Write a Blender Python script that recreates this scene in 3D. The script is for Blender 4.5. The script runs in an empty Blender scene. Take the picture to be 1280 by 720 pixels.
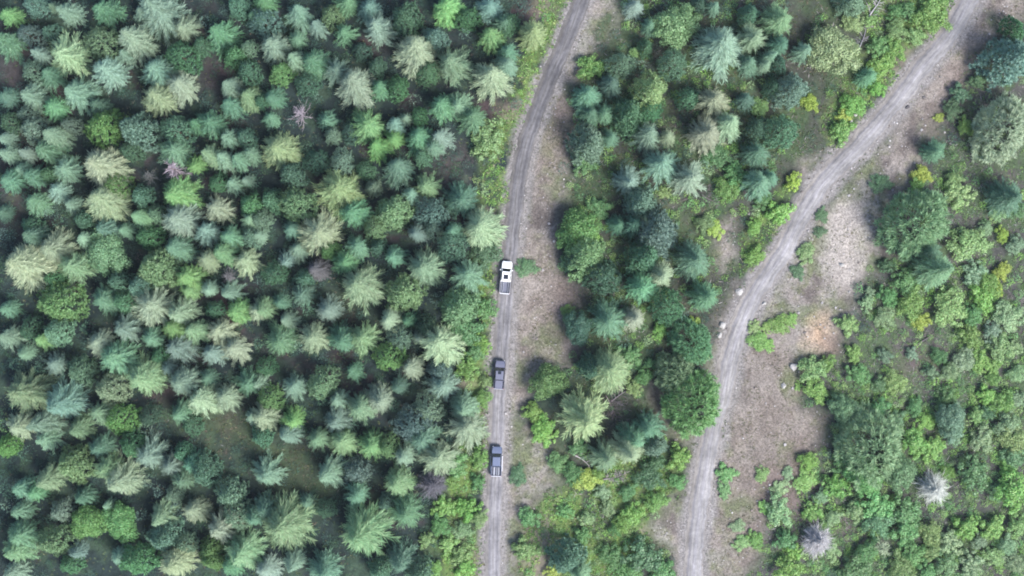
import bpy, bmesh, math, random
import numpy as np
from mathutils import Vector, Matrix

S = bpy.context.scene
COL = S.collection
rad = math.radians

# ---------------------------------------------------------------- camera, light, exposure
HAZE = .00005
FOV = 33.0
WIDTH = 175.0                                   # metres of ground across the frame
CAMH = WIDTH / 2 / math.tan(rad(FOV / 2))
cd = bpy.data.cameras.new('camera')
cam = bpy.data.objects.new('camera', cd)
COL.objects.link(cam)
cam.location = (0, 0, CAMH)
cam.rotation_euler = (0, 0, 0)
cd.sensor_width = 36
cd.angle = rad(FOV)
cd.clip_start = 1
cd.clip_end = 5000
S.camera = cam

SUN_EL, SUN_AZ = 51.0, 132.0                    # azimuth clockwise from the picture's top
w = bpy.data.worlds.new('World'); S.world = w; w.use_nodes = True
nt = w.node_tree; nt.nodes.clear()
sky = nt.nodes.new('ShaderNodeTexSky'); sky.sky_type = 'NISHITA'; sky.sun_disc = False
sky.sun_elevation = rad(SUN_EL); sky.sun_rotation = rad(SUN_AZ)
sky.air_density = 1.0; sky.dust_density = 1.5; sky.ozone_density = 1.0
bg = nt.nodes.new('ShaderNodeBackground'); bg.inputs[1].default_value = 0.12
ow = nt.nodes.new('ShaderNodeOutputWorld')
nt.links.new(sky.outputs[0], bg.inputs[0]); nt.links.new(bg.outputs[0], ow.inputs[0])
ld = bpy.data.lights.new('sun', 'SUN'); ld.energy = 3.2; ld.angle = rad(25.0); ld.color = (1.0, 0.975, 0.93)
sun = bpy.data.objects.new('sun', ld); COL.objects.link(sun)
a = rad(SUN_AZ); e = rad(SUN_EL)
tosun = Vector((math.sin(a) * math.cos(e), math.cos(a) * math.cos(e), math.sin(e)))
sun.rotation_euler = (-tosun).to_track_quat('-Z', 'Y').to_euler()
sun.location = tosun * 300
vs = S.view_settings
vs.view_transform = 'Standard'; vs.look = 'None'; vs.gamma = 1.0; vs.use_curve_mapping = False
vs.exposure = 1.48
S.cycles.max_bounces = 6; S.cycles.diffuse_bounces = 3; S.cycles.transmission_bounces = 3
S.cycles.use_denoising = True
S.cycles.filter_width = 1.9
S.cycles.volume_bounces = 0

# ---------------------------------------------------------------- helpers
MPP = WIDTH / 1280.0
def W(px, py, z=0.0):
    """photo pixel (1280 x 720) -> world point at height z"""
    k = (CAMH - z) / CAMH * MPP
    return ((px - 640) * k, (360 - py) * k, z)

def tag(o, label=None, cat=None, group=None, kind=None):
    if label: o['label'] = label
    if cat: o['category'] = cat
    if group: o['group'] = group
    if kind: o['kind'] = kind
    return o

def link(name, me, mat=None, parent=None):
    o = bpy.data.objects.new(name, me)
    COL.objects.link(o)
    if mat is not None:
        me.materials.clear(); me.materials.append(mat)
    if parent is not None: o.parent = parent
    return o

def empty(name, loc=(0, 0, 0), rz=0.0):
    o = bpy.data.objects.new(name, None)
    o.empty_display_size = .3
    COL.objects.link(o); o.location = loc; o.rotation_euler = (0, 0, rz)
    return o

def quads_mesh(name, Q, cols=None):
    """Q (N,4,3) float -> mesh of separate quads; cols (N,3) per quad colour, stored per vertex"""
    n = len(Q)
    me = bpy.data.meshes.new(name)
    me.vertices.add(n * 4); me.loops.add(n * 4); me.polygons.add(n)
    me.vertices.foreach_set('co', np.ascontiguousarray(Q, dtype=np.float32).ravel())
    me.loops.foreach_set('vertex_index', np.arange(n * 4, dtype=np.int32))
    me.polygons.foreach_set('loop_start', np.arange(0, n * 4, 4, dtype=np.int32))
    me.polygons.foreach_set('loop_total', np.full(n, 4, dtype=np.int32))
    if cols is not None:
        at = me.attributes.new('tint', 'FLOAT_COLOR', 'POINT')
        c = np.ones((n, 4, 4), dtype=np.float32); c[:, :, :3] = np.asarray(cols)[:, None, :]
        at.data.foreach_set('color', c.ravel())
    me.update(calc_edges=True); me.validate()
    return me

def norm(v): return v / np.maximum(np.linalg.norm(v, axis=-1, keepdims=True), 1e-9)

def blades(p, d, nrm, wd):
    """diamond leaves from p along d (length included), width wd, facing about nrm"""
    s = norm(np.cross(nrm, d)) * wd[:, None]
    m = p + d * .45
    return np.stack([p, m + s, p + d, m - s], axis=1)

# ---------------------------------------------------------------- node helpers
def new_mat(name, rough=.6, spec=.3):
    m = bpy.data.materials.new(name); m.use_nodes = True
    n = m.node_tree.nodes; b = n['Principled BSDF']
    b.inputs['Roughness'].default_value = rough
    b.inputs['Specular IOR Level'].default_value = spec
    return m, n, m.node_tree.links, b

def simple(name, c, rough=.5, metal=0.0, spec=.5, coat=0.0):
    m, n, l, b = new_mat(name, rough, spec)
    # a little wear: broken up by noise so that no surface is uniform
    tc = n.new('ShaderNodeTexCoord'); nz = n.new('ShaderNodeTexNoise'); nz.inputs['Scale'].default_value = 6; nz.inputs['Detail'].default_value = 4
    l.new(tc.outputs['Object'], nz.inputs['Vector'])
    mx = n.new('ShaderNodeMix'); mx.data_type = 'RGBA'
    mx.inputs[6].default_value = (*[x * .82 for x in c], 1); mx.inputs[7].default_value = (*[min(1, x * 1.12) for x in c], 1)
    l.new(nz.outputs[0], mx.inputs[0]); l.new(mx.outputs[2], b.inputs['Base Color'])
    b.inputs['Metallic'].default_value = metal; b.inputs['Coat Weight'].default_value = coat
    return m

def foliage_mat(name, source='object', trans=.25, rough=.55, spec=.35, jitter=.45):
    """source 'object': the object's own colour; 'tint': the mesh's tint attribute"""
    m, n, l, b = new_mat(name, rough, spec)
    if source == 'object':
        oi = n.new('ShaderNodeObjectInfo'); c = oi.outputs['Color']
    else:
        at = n.new('ShaderNodeAttribute'); at.attribute_name = 'tint'; c = at.outputs['Color']
    g = n.new('ShaderNodeNewGeometry')
    mr = n.new('ShaderNodeMapRange'); mr.inputs[3].default_value = 1 - jitter; mr.inputs[4].default_value = 1 + jitter
    l.new(g.outputs['Random Per Island'], mr.inputs[0])
    hs = n.new('ShaderNodeHueSaturation'); l.new(c, hs.inputs['Color']); l.new(mr.outputs[0], hs.inputs['Value'])
    mr2 = n.new('ShaderNodeMapRange'); mr2.inputs[3].default_value = .48; mr2.inputs[4].default_value = .52
    fr = n.new('ShaderNodeMath'); fr.operation = 'FRACT'; ml = n.new('ShaderNodeMath'); ml.operation = 'MULTIPLY'; ml.inputs[1].default_value = 17.31
    l.new(g.outputs['Random Per Island'], ml.inputs[0]); l.new(ml.outputs[0], fr.inputs[0]); l.new(fr.outputs[0], mr2.inputs[0])
    l.new(mr2.outputs[0], hs.inputs['Hue'])
    l.new(hs.outputs[0], b.inputs['Base Color'])
    t = n.new('ShaderNodeBsdfTranslucent'); l.new(hs.outputs[0], t.inputs['Color'])
    mx = n.new('ShaderNodeMixShader'); mx.inputs[0].default_value = trans
    l.new(b.outputs[0], mx.inputs[1]); l.new(t.outputs[0], mx.inputs[2])
    l.new(mx.outputs[0], n['Material Output'].inputs['Surface'])
    return m
# ---------------------------------------------------------------- noise and areas (numpy)
_rng = np.random.default_rng(11)
_LAT = _rng.random((256, 256))
def vnoise(x, y):
    xi = np.floor(x).astype(int); yi = np.floor(y).astype(int)
    fx = x - xi; fy = y - yi
    fx = fx * fx * (3 - 2 * fx); fy = fy * fy * (3 - 2 * fy)
    g = lambda i, j: _LAT[i & 255, j & 255]
    return (g(xi, yi) * (1 - fx) + g(xi + 1, yi) * fx) * (1 - fy) + (g(xi, yi + 1) * (1 - fx) + g(xi + 1, yi + 1) * fx) * fy
def fbm(x, y, s=1.0, o=4):
    v = 0; amp = .5; t = 0
    for k in range(o):
        v = v + amp * vnoise(x / s + 17.3 * k, y / s + 5.7 * k); t += amp
        s = s / 2.03; amp *= .55
    return v / t

def wpoly(p): return np.array([W(x, y)[:2] for x, y in p])
def inside(poly, x, y):
    r = np.zeros(x.shape, bool); n = len(poly)
    for i in range(n):
        x0, y0 = poly[i]; x1, y1 = poly[(i + 1) % n]
        c = ((y0 > y) != (y1 > y))
        r ^= c & (x < (x1 - x0) * (y - y0) / (y1 - y0 + 1e-12) + x0)
    return r
def seg_dist(line, x, y):
    """distance to a polyline, and the signed side (positive: right-hand side going along it)"""
    best = np.full(x.shape, 1e9); side = np.zeros(x.shape)
    for (x0, y0), (x1, y1) in zip(line[:-1], line[1:]):
        dx, dy = x1 - x0, y1 - y0; L = dx * dx + dy * dy
        t = np.clip(((x - x0) * dx + (y - y0) * dy) / L, 0, 1)
        d = np.hypot(x - x0 - t * dx, y - y0 - t * dy)
        c = (x - x0) * dy - (y - y0) * dx
        m = d < best
        best = np.where(m, d, best); side = np.where(m, np.sign(c), side)
    return best, side
def area(polys, x, y, soft=1.2, wob=2.2):
    """soft 0..1 membership in pixel polygons; the outline wobbles with noise"""
    out = np.zeros(x.shape)
    n1 = (fbm(x, y, 5.0, 4) - .5) * wob * 2; n2 = (fbm(x + 91, y - 40, 5.0, 4) - .5) * wob * 2
    for p in polys:
        q = wpoly(p)
        X, Y = x + n1, y + n2
        d, _ = seg_dist(np.vstack([q, q[:1]]), X, Y)
        sd = np.where(inside(q, X, Y), d, -d)
        out = np.maximum(out, np.clip(.5 + sd / (2 * soft), 0, 1))
    return out

def smooth_line(p, n=10):
    """Catmull-Rom through pixel points -> world polyline"""
    q = [np.array(W(*a)[:2]) for a in p]
    q = [2 * q[0] - q[1]] + q + [2 * q[-1] - q[-2]]
    out = []
    for i in range(1, len(q) - 2):
        a, b, c, d = q[i - 1:i + 3]
        for k in range(n):
            t = k / n
            out.append(.5 * ((2 * b) + (-a + c) * t + (2 * a - 5 * b + 4 * c - d) * t * t + (-a + 3 * b - 3 * c + d) * t ** 3))
    out.append(q[-2])
    return np.array(out)

ROAD1 = [(768, -80), (744, -40), (727, 0), (708, 50), (690, 90), (673, 135), (657, 180), (648, 225), (642, 270), (637, 315), (633, 360), (629, 405), (626, 450), (623, 495), (621, 540), (619, 600), (617, 660), (616, 720), (615, 760), (614, 800)]
ROAD2 = [(1262, -80), (1236, -40), (1211, 0), (1185, 45), (1147, 90), (1113, 135), (1074, 180), (1030, 225), (1001, 270), (978, 315), (947, 360), (926, 405), (912, 450), (902, 495), (889, 540), (881, 585), (874, 630), (869, 675), (865, 720), (861, 760), (857, 800)]
R1 = smooth_line(ROAD1); R2 = smooth_line(ROAD2)
HW1, HW2 = 1.42, 1.75

GRAVEL = [
    [(652, 528), (686, 542), (698, 596), (678, 628), (658, 652), (650, 690), (634, 735), (626, 735), (630, 650), (656, 615), (662, 580)],
    [(736, -30), (772, -30), (770, 20), (757, 48), (742, 66), (730, 95), (716, 118), (712, 180), (709, 240), (702, 280), (694, 308), (697, 345), (716, 372), (722, 395), (706, 420), (715, 446), (690, 462), (668, 480), (654, 520), (668, 545), (684, 560), (690, 600), (668, 622), (646, 640), (634, 690), (629, 735), (620, 735), (622, 600), (630, 480), (638, 360), (650, 270), (672, 160), (704, 80)],
    [(822, 470), (832, 470), (838, 505), (856, 530), (884, 540), (884, 560), (868, 556), (846, 545), (828, 520), (818, 490)],
    [(836, 625), (858, 618), (866, 640), (858, 690), (850, 728), (838, 690), (808, 682), (812, 660), (824, 645)],
    [(1222, -30), (1300, -30), (1290, 14), (1236, 50), (1222, 72), (1198, 118), (1172, 150), (1152, 176), (1140, 232), (1112, 262), (1094, 330), (1078, 352), (1062, 392), (1052, 436), (1020, 446), (1004, 470), (1002, 512), (1034, 520), (1030, 545), (1006, 575), (1012, 612), (990, 600), (990, 640), (960, 630), (950, 690), (932, 735), (872, 735), (880, 640), (888, 585), (900, 540), (916, 470), (930, 420), (960, 365), (1005, 290), (1090, 180), (1160, 100)],
    [(884, 440), (898, 405), (912, 378), (926, 360), (928, 380), (912, 420), (902, 470), (896, 500), (880, 480)],
    [(1000, 200), (1022, 196), (1020, 222), (1004, 228)],
    [(868, 560), (884, 545), (876, 600), (866, 640), (858, 620), (866, 590)],
    [(890, 285), (916, 270), (922, 320), (906, 345), (892, 330)],
]
CREAM = [[(1034, 262), (1060, 250), (1084, 270), (1082, 330), (1070, 362), (1040, 352), (1030, 320)], [(1010, 405), (1034, 402), (1036, 428), (1004, 432)]]
REDDISH = [[(1034, 418), (1060, 420), (1052, 444), (1030, 440)], [(940, 590), (1000, 560), (1030, 600), (1010, 650), (950, 650)], [(692, 350), (716, 370), (716, 400), (690, 400)], [(690, 120), (716, 130), (710, 200), (684, 190)], [(1190, 90), (1226, 76), (1190, 140), (1165, 160)],
    [(0, 40), (36, 60), (30, 110), (0, 112)], [(4, 225), (34, 235), (30, 290), (6, 285)], [(246, 70), (276, 70), (276, 108), (250, 108)], [(1050, 640), (1080, 645), (1078, 690), (1050, 680)], [(1120, 440), (1170, 430), (1170, 470), (1130, 475)], [(545, 190), (580, 190), (570, 240), (545, 245)]]
GREEN = [  # bright low growth
    [(690, -30), (716, -30), (704, 40), (682, 84), (664, 120), (650, 150), (636, 200), (628, 280), (622, 340), (616, 420), (610, 500), (604, 580), (600, 660), (598, 735), (550, 735), (548, 640), (566, 560), (580, 480), (588, 400), (596, 300), (600, 200), (634, 120), (664, 60)],
    [(1100, -30), (1196, -30), (1178, 30), (1126, 88), (1070, 160), (1040, 176), (1030, 140), (1070, 90), (1086, 40)],
    [(960, 250), (990, 240), (980, 280), (950, 330), (930, 350), (940, 300)],
    [(690, 620), (830, 560), (850, 600), (810, 660), (780, 730), (640, 730), (660, 650)]]
CLEARING = [[(214, 520), (240, 508), (300, 512), (330, 530), (400, 560), (410, 600), (390, 640), (350, 620), (300, 570), (230, 555)], [(400, 370), (470, 372), (470, 396), (420, 402)]]
HEATH = [[(1130, 240), (1160, 200), (1200, 130), (1230, 80), (1310, 40), (1310, 740), (930, 740), (960, 640), (1010, 600), (1040, 520), (1010, 470), (1060, 440), (1080, 360), (1100, 320)]]
MID = [[(772, -30), (1190, -30), (1170, 30), (1110, 90), (1060, 150), (990, 240), (930, 330), (890, 430), (880, 530), (850, 620), (840, 740), (640, 740), (690, 600), (720, 400), (700, 300), (716, 120), (760, 40)]]

THICKET = [[(1000, 520), (1060, 480), (1130, 500), (1200, 380), (1310, 300), (1310, 760), (930, 760), (962, 650)], [(1090, 360), (1180, 350), (1180, 430), (1100, 400)], [(760, 640), (850, 640), (840, 740), (690, 740)], [(720, -30), (960, -30), (960, 200), (900, 330), (900, 470), (700, 470), (740, 330), (720, 250)]]
EARTHY = [[(950, 445), (1040, 440), (1045, 560), (1020, 640), (960, 640), (935, 740), (885, 740), (895, 600)], [(1180, 60), (1300, -20), (1290, 30), (1190, 150), (1160, 160)], [(664, 300), (720, 370), (720, 400), (690, 470), (655, 470)], [(690, 100), (720, 100), (705, 260), (685, 260)]]
OCHRE = [[(1008, 402), (1036, 400), (1046, 436), (1010, 430)]]
def ground_zones(x, y):
    z = {}
    z['gravel'] = area(GRAVEL, x, y, 1.7, 2.0)
    z['cream'] = area(CREAM, x, y, 1.8, 1.6)
    z['red'] = area(REDDISH, x, y, 2.2, 2.2)
    z['green'] = area(GREEN, x, y, 1.5, 2.5)
    z['clear'] = area(CLEARING, x, y, 4, 4)
    z['heath'] = area(HEATH, x, y, 3, 3)
    z['earthy'] = area(EARTHY, x, y, 2.5, 3)
    z['thick'] = area(THICKET, x, y, 4, 4)
    z['mid'] = area(MID, x, y, 3, 3)
    d1, s1 = seg_dist(R1, x, y); d2, s2 = seg_dist(R2, x, y)
    z['d1'], z['s1'], z['d2'], z['s2'] = d1, s1, d2, s2
    return z

def ground_height(x, y, d1, d2):
    h = (fbm(x, y, 14, 3) - .5) * 1.3 + (fbm(x + 50, y, 2.2, 3) - .5) * .3
    f = np.clip((np.minimum(d1 - HW1, d2 - HW2) - .5) / 4, 0, 1)
    return h * f * f * (3 - 2 * f) - .03

# ---------------------------------------------------------------- the ground: one sheet
def axis(half, step, far):
    fine = np.arange(-half, half + step * .5, step)
    out = [half + step]
    while out[-1] < far: out.append(out[-1] + (out[-1] - half) * .6 + step)
    o = np.array(out)
    return np.concatenate([-o[::-1], fine, o])
gx = axis(98, .34, 1500); gy = axis(58, .34, 1500)
GX, GY = np.meshgrid(gx, gy)
Z = ground_zones(GX, GY)
GZ = ground_height(GX, GY, Z['d1'], Z['d2'])
def mixc(base, c, m): return base * (1 - m[..., None]) + np.array(c) * m[..., None]
f1 = fbm(GX, GY, 6, 4); f2 = fbm(GX + 30, GY + 70, 2.4, 4); f3 = fbm(GX - 55, GY + 13, 1.1, 3)
sstep = lambda v, a_, b_: np.clip((v - a_) / (b_ - a_), 0, 1)
C = np.zeros(GX.shape + (3,)) + np.array((.017, .026, .026))          # needle litter
C = mixc(C, (.040, .030, .032), sstep(f1, .56, .74))                    # reddish litter
C = mixc(C, (.030, .048, .034), sstep(f2, .5, .68))                   # moss
C = mixc(C, (.058, .058, .046), Z['mid'] * (.45 + .4 * f2))
C = mixc(C, (.070, .066, .062), Z['heath'] * (.5 + .4 * f1))
C = mixc(C, (.042, .066, .032), Z['mid'] * sstep(f1, .40, .55) * .8)
C = mixc(C, (.048, .074, .036), Z['heath'] * sstep(f2, .45, .6) * .8)
C = mixc(C, (.046, .064, .034), Z['clear'] * (.5 + .5 * f2))
C = mixc(C, (.085, .125, .042), Z['green'] * sstep(f2, .3, .55))
C = mixc(C, (.16, .135, .115), Z['green'] * sstep(f1, .56, .7) * .7)
C = mixc(C, (.085, .062, .062), Z['red'] * .5)
gr = np.zeros_like(C) + np.array((.168, .148, .137))
gr = mixc(gr, (.094, .080, .075), sstep(f2, .46, .66))
gr = mixc(gr, (.196, .182, .172), sstep(f1, .5, .68) * .8)
gr = mixc(gr, (.100, .098, .062), sstep(f3, .52, .68) * sstep(f1, .38, .55) * .7)
gr = mixc(gr, (.134, .113, .100), area(EARTHY, GX, GY, 2.5, 4) * (.35 + .6 * f2))
gr = mixc(gr, (.085, .098, .052), sstep(f1, .50, .66) * (.25 + .75 * sstep(f2, .4, .6)) * .8)
gr = mixc(gr, (.225, .203, .188), Z['cream'])
gr = mixc(gr, (.270, .185, .120), area(OCHRE, GX, GY, 1.8, 1.6) * .85)
gr = mixc(gr, (.112, .086, .080), Z['red'] * .75)
C = C * (1 - Z['gravel'][..., None]) + gr * Z['gravel'][..., None]
edge = np.maximum(sstep(HW1 + 1.0 + (f2 - .5) * 1.6 - Z['d1'], -.5, .6), sstep(HW2 + 1.0 + (f2 - .5) * 2.0 - Z['d2'], -.5, .6))
C = mixc(C, (.156, .145, .143), edge)
C = mixc(C, (.040, .062, .036), ((np.abs(GX) > 98.2) | (np.abs(GY) > 58.2)) * 1.0)     # beyond the plantation: plain moss
C *= (.8 + .4 * f3)[..., None]
ny, nx = GX.shape
me = bpy.data.meshes.new('ground')
me.vertices.add(nx * ny)
me.vertices.foreach_set('co', np.stack([GX, GY, GZ], -1).astype(np.float32).ravel())
ii = np.arange(nx * ny).reshape(ny, nx)
F = np.stack([ii[:-1, :-1], ii[:-1, 1:], ii[1:, 1:], ii[1:, :-1]], -1).reshape(-1, 4)
me.loops.add(F.size); me.polygons.add(len(F))
me.loops.foreach_set('vertex_index', F.astype(np.int32).ravel())
me.polygons.foreach_set('loop_start', np.arange(0, F.size, 4, dtype=np.int32))
me.polygons.foreach_set('loop_total', np.full(len(F), 4, dtype=np.int32))
me.polygons.foreach_set('use_smooth', np.ones(len(F), dtype=bool))
at = me.attributes.new('tint', 'FLOAT_COLOR', 'POINT')
at.data.foreach_set('color', np.concatenate([C, np.ones((ny, nx, 1))], -1).astype(np.float32).ravel())
at = me.attributes.new('stony', 'FLOAT', 'POINT')
at.data.foreach_set('value', np.maximum(Z['gravel'], edge).astype(np.float32).ravel())
me.update(calc_edges=True); me.validate()

def ground_mat():
    m, n, l, b = new_mat('ground_earth', .95, .1)
    at = n.new('ShaderNodeAttribute'); at.attribute_name = 'tint'
    st = n.new('ShaderNodeAttribute'); st.attribute_name = 'stony'
    tc = n.new('ShaderNodeTexCoord')
    n1 = n.new('ShaderNodeTexNoise'); n1.inputs['Scale'].default_value = 2.2; n1.inputs['Detail'].default_value = 8; n1.inputs['Roughness'].default_value = .72
    l.new(tc.outputs['Object'], n1.inputs['Vector'])
    mr = n.new('ShaderNodeMapRange'); mr.inputs[1].default_value = .3; mr.inputs[2].default_value = .7; mr.inputs[3].default_value = .62; mr.inputs[4].default_value = 1.38
    l.new(n1.outputs[0], mr.inputs[0])
    hs = n.new('ShaderNodeHueSaturation'); l.new(at.outputs['Color'], hs.inputs['Color']); l.new(mr.outputs[0], hs.inputs['Value'])
    vo = n.new('ShaderNodeTexVoronoi'); vo.inputs['Scale'].default_value = 5.5; l.new(tc.outputs['Object'], vo.inputs['Vector'])
    sv = n.new('ShaderNodeSeparateColor'); l.new(vo.outputs['Color'], sv.inputs[0])
    mr2 = n.new('ShaderNodeMapRange'); mr2.inputs[3].default_value = .72; mr2.inputs[4].default_value = 1.3; l.new(sv.outputs[0], mr2.inputs[0])
    hs2 = n.new('ShaderNodeHueSaturation'); l.new(hs.outputs[0], hs2.inputs['Color']); l.new(mr2.outputs[0], hs2.inputs['Value']); l.new(st.outputs['Fac'], hs2.inputs['Fac'])
    l.new(hs2.outputs[0], b.inputs['Base Color'])
    bp = n.new('ShaderNodeBump'); bp.inputs['Strength'].default_value = .5; bp.inputs['Distance'].default_value = .25
    l.new(n1.outputs[0], bp.inputs['Height']); l.new(bp.outputs[0], b.inputs['Normal'])
    return m
tag(link('ground', me, ground_mat()), kind='structure')

# ---------------------------------------------------------------- the two gravel roads
def road(name, line, hw, seed, cols, upper_tone=1.0):
    """strip of 13 columns: shoulders, two wheel tracks, a raised middle"""
    rnd = np.random.default_rng(seed)
    t = np.linspace(0, 1, len(line)); tt = np.linspace(0, 1, len(line) * 3)
    cx = np.interp(tt, t, line[:, 0]); cy = np.interp(tt, t, line[:, 1])
    dx = np.gradient(cx); dy = np.gradient(cy); L = np.hypot(dx, dy); nxx, nyy = dy / L, -dx / L
    u = np.linspace(-1, 1, 13)
    wl = hw * (1 + .24 * (fbm(tt * 300 + seed, tt * 0 + 1, 5, 4) - .5) * 2 + .14 * (rnd.random(len(tt)) - .5))
    wr = hw * (1 + .24 * (fbm(tt * 300 + seed, tt * 0 + 44, 5, 4) - .5) * 2 + .14 * (rnd.random(len(tt)) - .5))
    hh = np.where(u < 0, wl[:, None], wr[:, None]) * u[None, :]
    X = cx[:, None] + nxx[:, None] * hh; Y = cy[:, None] + nyy[:, None] * hh
    prof = np.array([0, .018, .035, .02, .022, .042, .05, .042, .022, .02, .035, .018, 0])
    Zz = .004 + prof[None, :] + 0 * X
    V = np.stack([X, Y, Zz], -1)
    n, c = X.shape; ii = np.arange(n * c).reshape(n, c)
    F = np.stack([ii[:-1, :-1], ii[1:, :-1], ii[1:, 1:], ii[:-1, 1:]], -1).reshape(-1, 4)
    m = bpy.data.meshes.new(name); m.from_pydata(V.reshape(-1, 3).tolist(), [], F[:, ::-1].tolist())
    a1 = m.attributes.new('across', 'FLOAT', 'POINT'); a1.data.foreach_set('value', np.repeat(u[None, :], n, 0).astype(np.float32).ravel())
    s = np.cumsum(L); a2 = m.attributes.new('along', 'FLOAT', 'POINT'); a2.data.foreach_set('value', np.repeat(s[:, None], c, 1).astype(np.float32).ravel())
    for p in m.polygons: p.use_smooth = True
    m.update()
    mt, nn, l, b = new_mat(name + '_gravel', .9, .15)
    ac = nn.new('ShaderNodeAttribute'); ac.attribute_name = 'across'
    al = nn.new('ShaderNodeAttribute'); al.attribute_name = 'along'
    cb = nn.new('ShaderNodeCombineXYZ'); l.new(ac.outputs['Fac'], cb.inputs[0]); l.new(al.outputs['Fac'], cb.inputs[1])
    mp = nn.new('ShaderNodeMapping'); mp.inputs['Scale'].default_value = (6, .34, 1); l.new(cb.outputs[0], mp.inputs[0])
    n1 = nn.new('ShaderNodeTexNoise'); n1.inputs['Scale'].default_value = 1; n1.inputs['Detail'].default_value = 5; l.new(mp.outputs[0], n1.inputs['Vector'])   # streaks along the wheels
    tc = nn.new('ShaderNodeTexCoord'); n2 = nn.new('ShaderNodeTexNoise'); n2.inputs['Scale'].default_value = 1.3; n2.inputs['Detail'].default_value = 8; n2.inputs['Roughness'].default_value = .7
    l.new(tc.outputs['Object'], n2.inputs['Vector'])
    rp = nn.new('ShaderNodeValToRGB'); cr = rp.color_ramp
    mra = nn.new('ShaderNodeMapRange'); mra.inputs[1].default_value = -1; mra.inputs[2].default_value = 1; l.new(ac.outputs['Fac'], mra.inputs[0])
    l.new(mra.outputs[0], rp.inputs[0])
    while len(cr.elements) < len(cols): cr.elements.new(.5)
    for el, (p, col) in zip(cr.elements, cols): el.position = p; el.color = (*col, 1)
    v1 = nn.new('ShaderNodeMapRange'); v1.inputs[1].default_value = .3; v1.inputs[2].default_value = .7; v1.inputs[3].default_value = .72; v1.inputs[4].default_value = 1.22; l.new(n1.outputs[0], v1.inputs[0])
    v2 = nn.new('ShaderNodeMapRange'); v2.inputs[1].default_value = .3; v2.inputs[2].default_value = .7; v2.inputs[3].default_value = .75; v2.inputs[4].default_value = 1.22; l.new(n2.outputs[0], v2.inputs[0])
    mu = nn.new('ShaderNodeMath'); mu.operation = 'MULTIPLY'; l.new(v1.outputs[0], mu.inputs[0]); l.new(v2.outputs[0], mu.inputs[1])
    n3 = nn.new('ShaderNodeTexNoise'); n3.inputs['Scale'].default_value = .22; n3.inputs['Detail'].default_value = 4; l.new(tc.outputs['Object'], n3.inputs['Vector'])
    v3 = nn.new('ShaderNodeMapRange'); v3.inputs[1].default_value = .35; v3.inputs[2].default_value = .65; v3.inputs[3].default_value = .82; v3.inputs[4].default_value = 1.15; l.new(n3.outputs[0], v3.inputs[0])
    mu1 = mu; mu = nn.new('ShaderNodeMath'); mu.operation = 'MULTIPLY'; l.new(mu1.outputs[0], mu.inputs[0]); l.new(v3.outputs[0], mu.inputs[1])
    dm = nn.new('ShaderNodeMapRange'); dm.interpolation_type = 'SMOOTHSTEP'; dm.inputs[1].default_value = 40; dm.inputs[2].default_value = 85; dm.inputs[3].default_value = upper_tone; dm.inputs[4].default_value = 1.06; l.new(al.outputs['Fac'], dm.inputs[0])   # the upper stretch is toned darker
    mu2 = mu; mu = nn.new('ShaderNodeMath'); mu.operation = 'MULTIPLY'; l.new(mu2.outputs[0], mu.inputs[0]); l.new(dm.outputs[0], mu.inputs[1])
    hs = nn.new('ShaderNodeHueSaturation'); l.new(rp.outputs[0], hs.inputs['Color']); l.new(mu.outputs[0], hs.inputs['Value'])
    l.new(hs.outputs[0], b.inputs['Base Color'])
    bp = nn.new('ShaderNodeBump'); bp.inputs['Strength'].default_value = .35; bp.inputs['Distance'].default_value = .08; l.new(n2.outputs[0], bp.inputs['Height']); l.new(bp.outputs[0], b.inputs['Normal'])
    return tag(link(name, m, mt), kind='structure')
track = (.180, .173, .184); mid_ = (.141, .134, .138); sh = (.148, .138, .135); rut = (.119, .114, .124)
road('gravel_road', R1, HW1, 3, [(0, sh), (.14, (.170, .163, .172)), (.27, rut), (.42, track), (.5, mid_), (.60, track), (.74, rut), (.88, sh), (1, sh)], upper_tone=.66)
track = (.198, .188, .188); sh = (.168, .154, .146)
road('gravel_road', R2, HW2, 8, [(0, sh), (.12, (.176, .168, .174)), (.27, track), (.42, (.195, .187, .198)), (.5, (.168, .160, .168)), (.62, track), (.76, rut), (.88, sh), (1, sh)])
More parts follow.
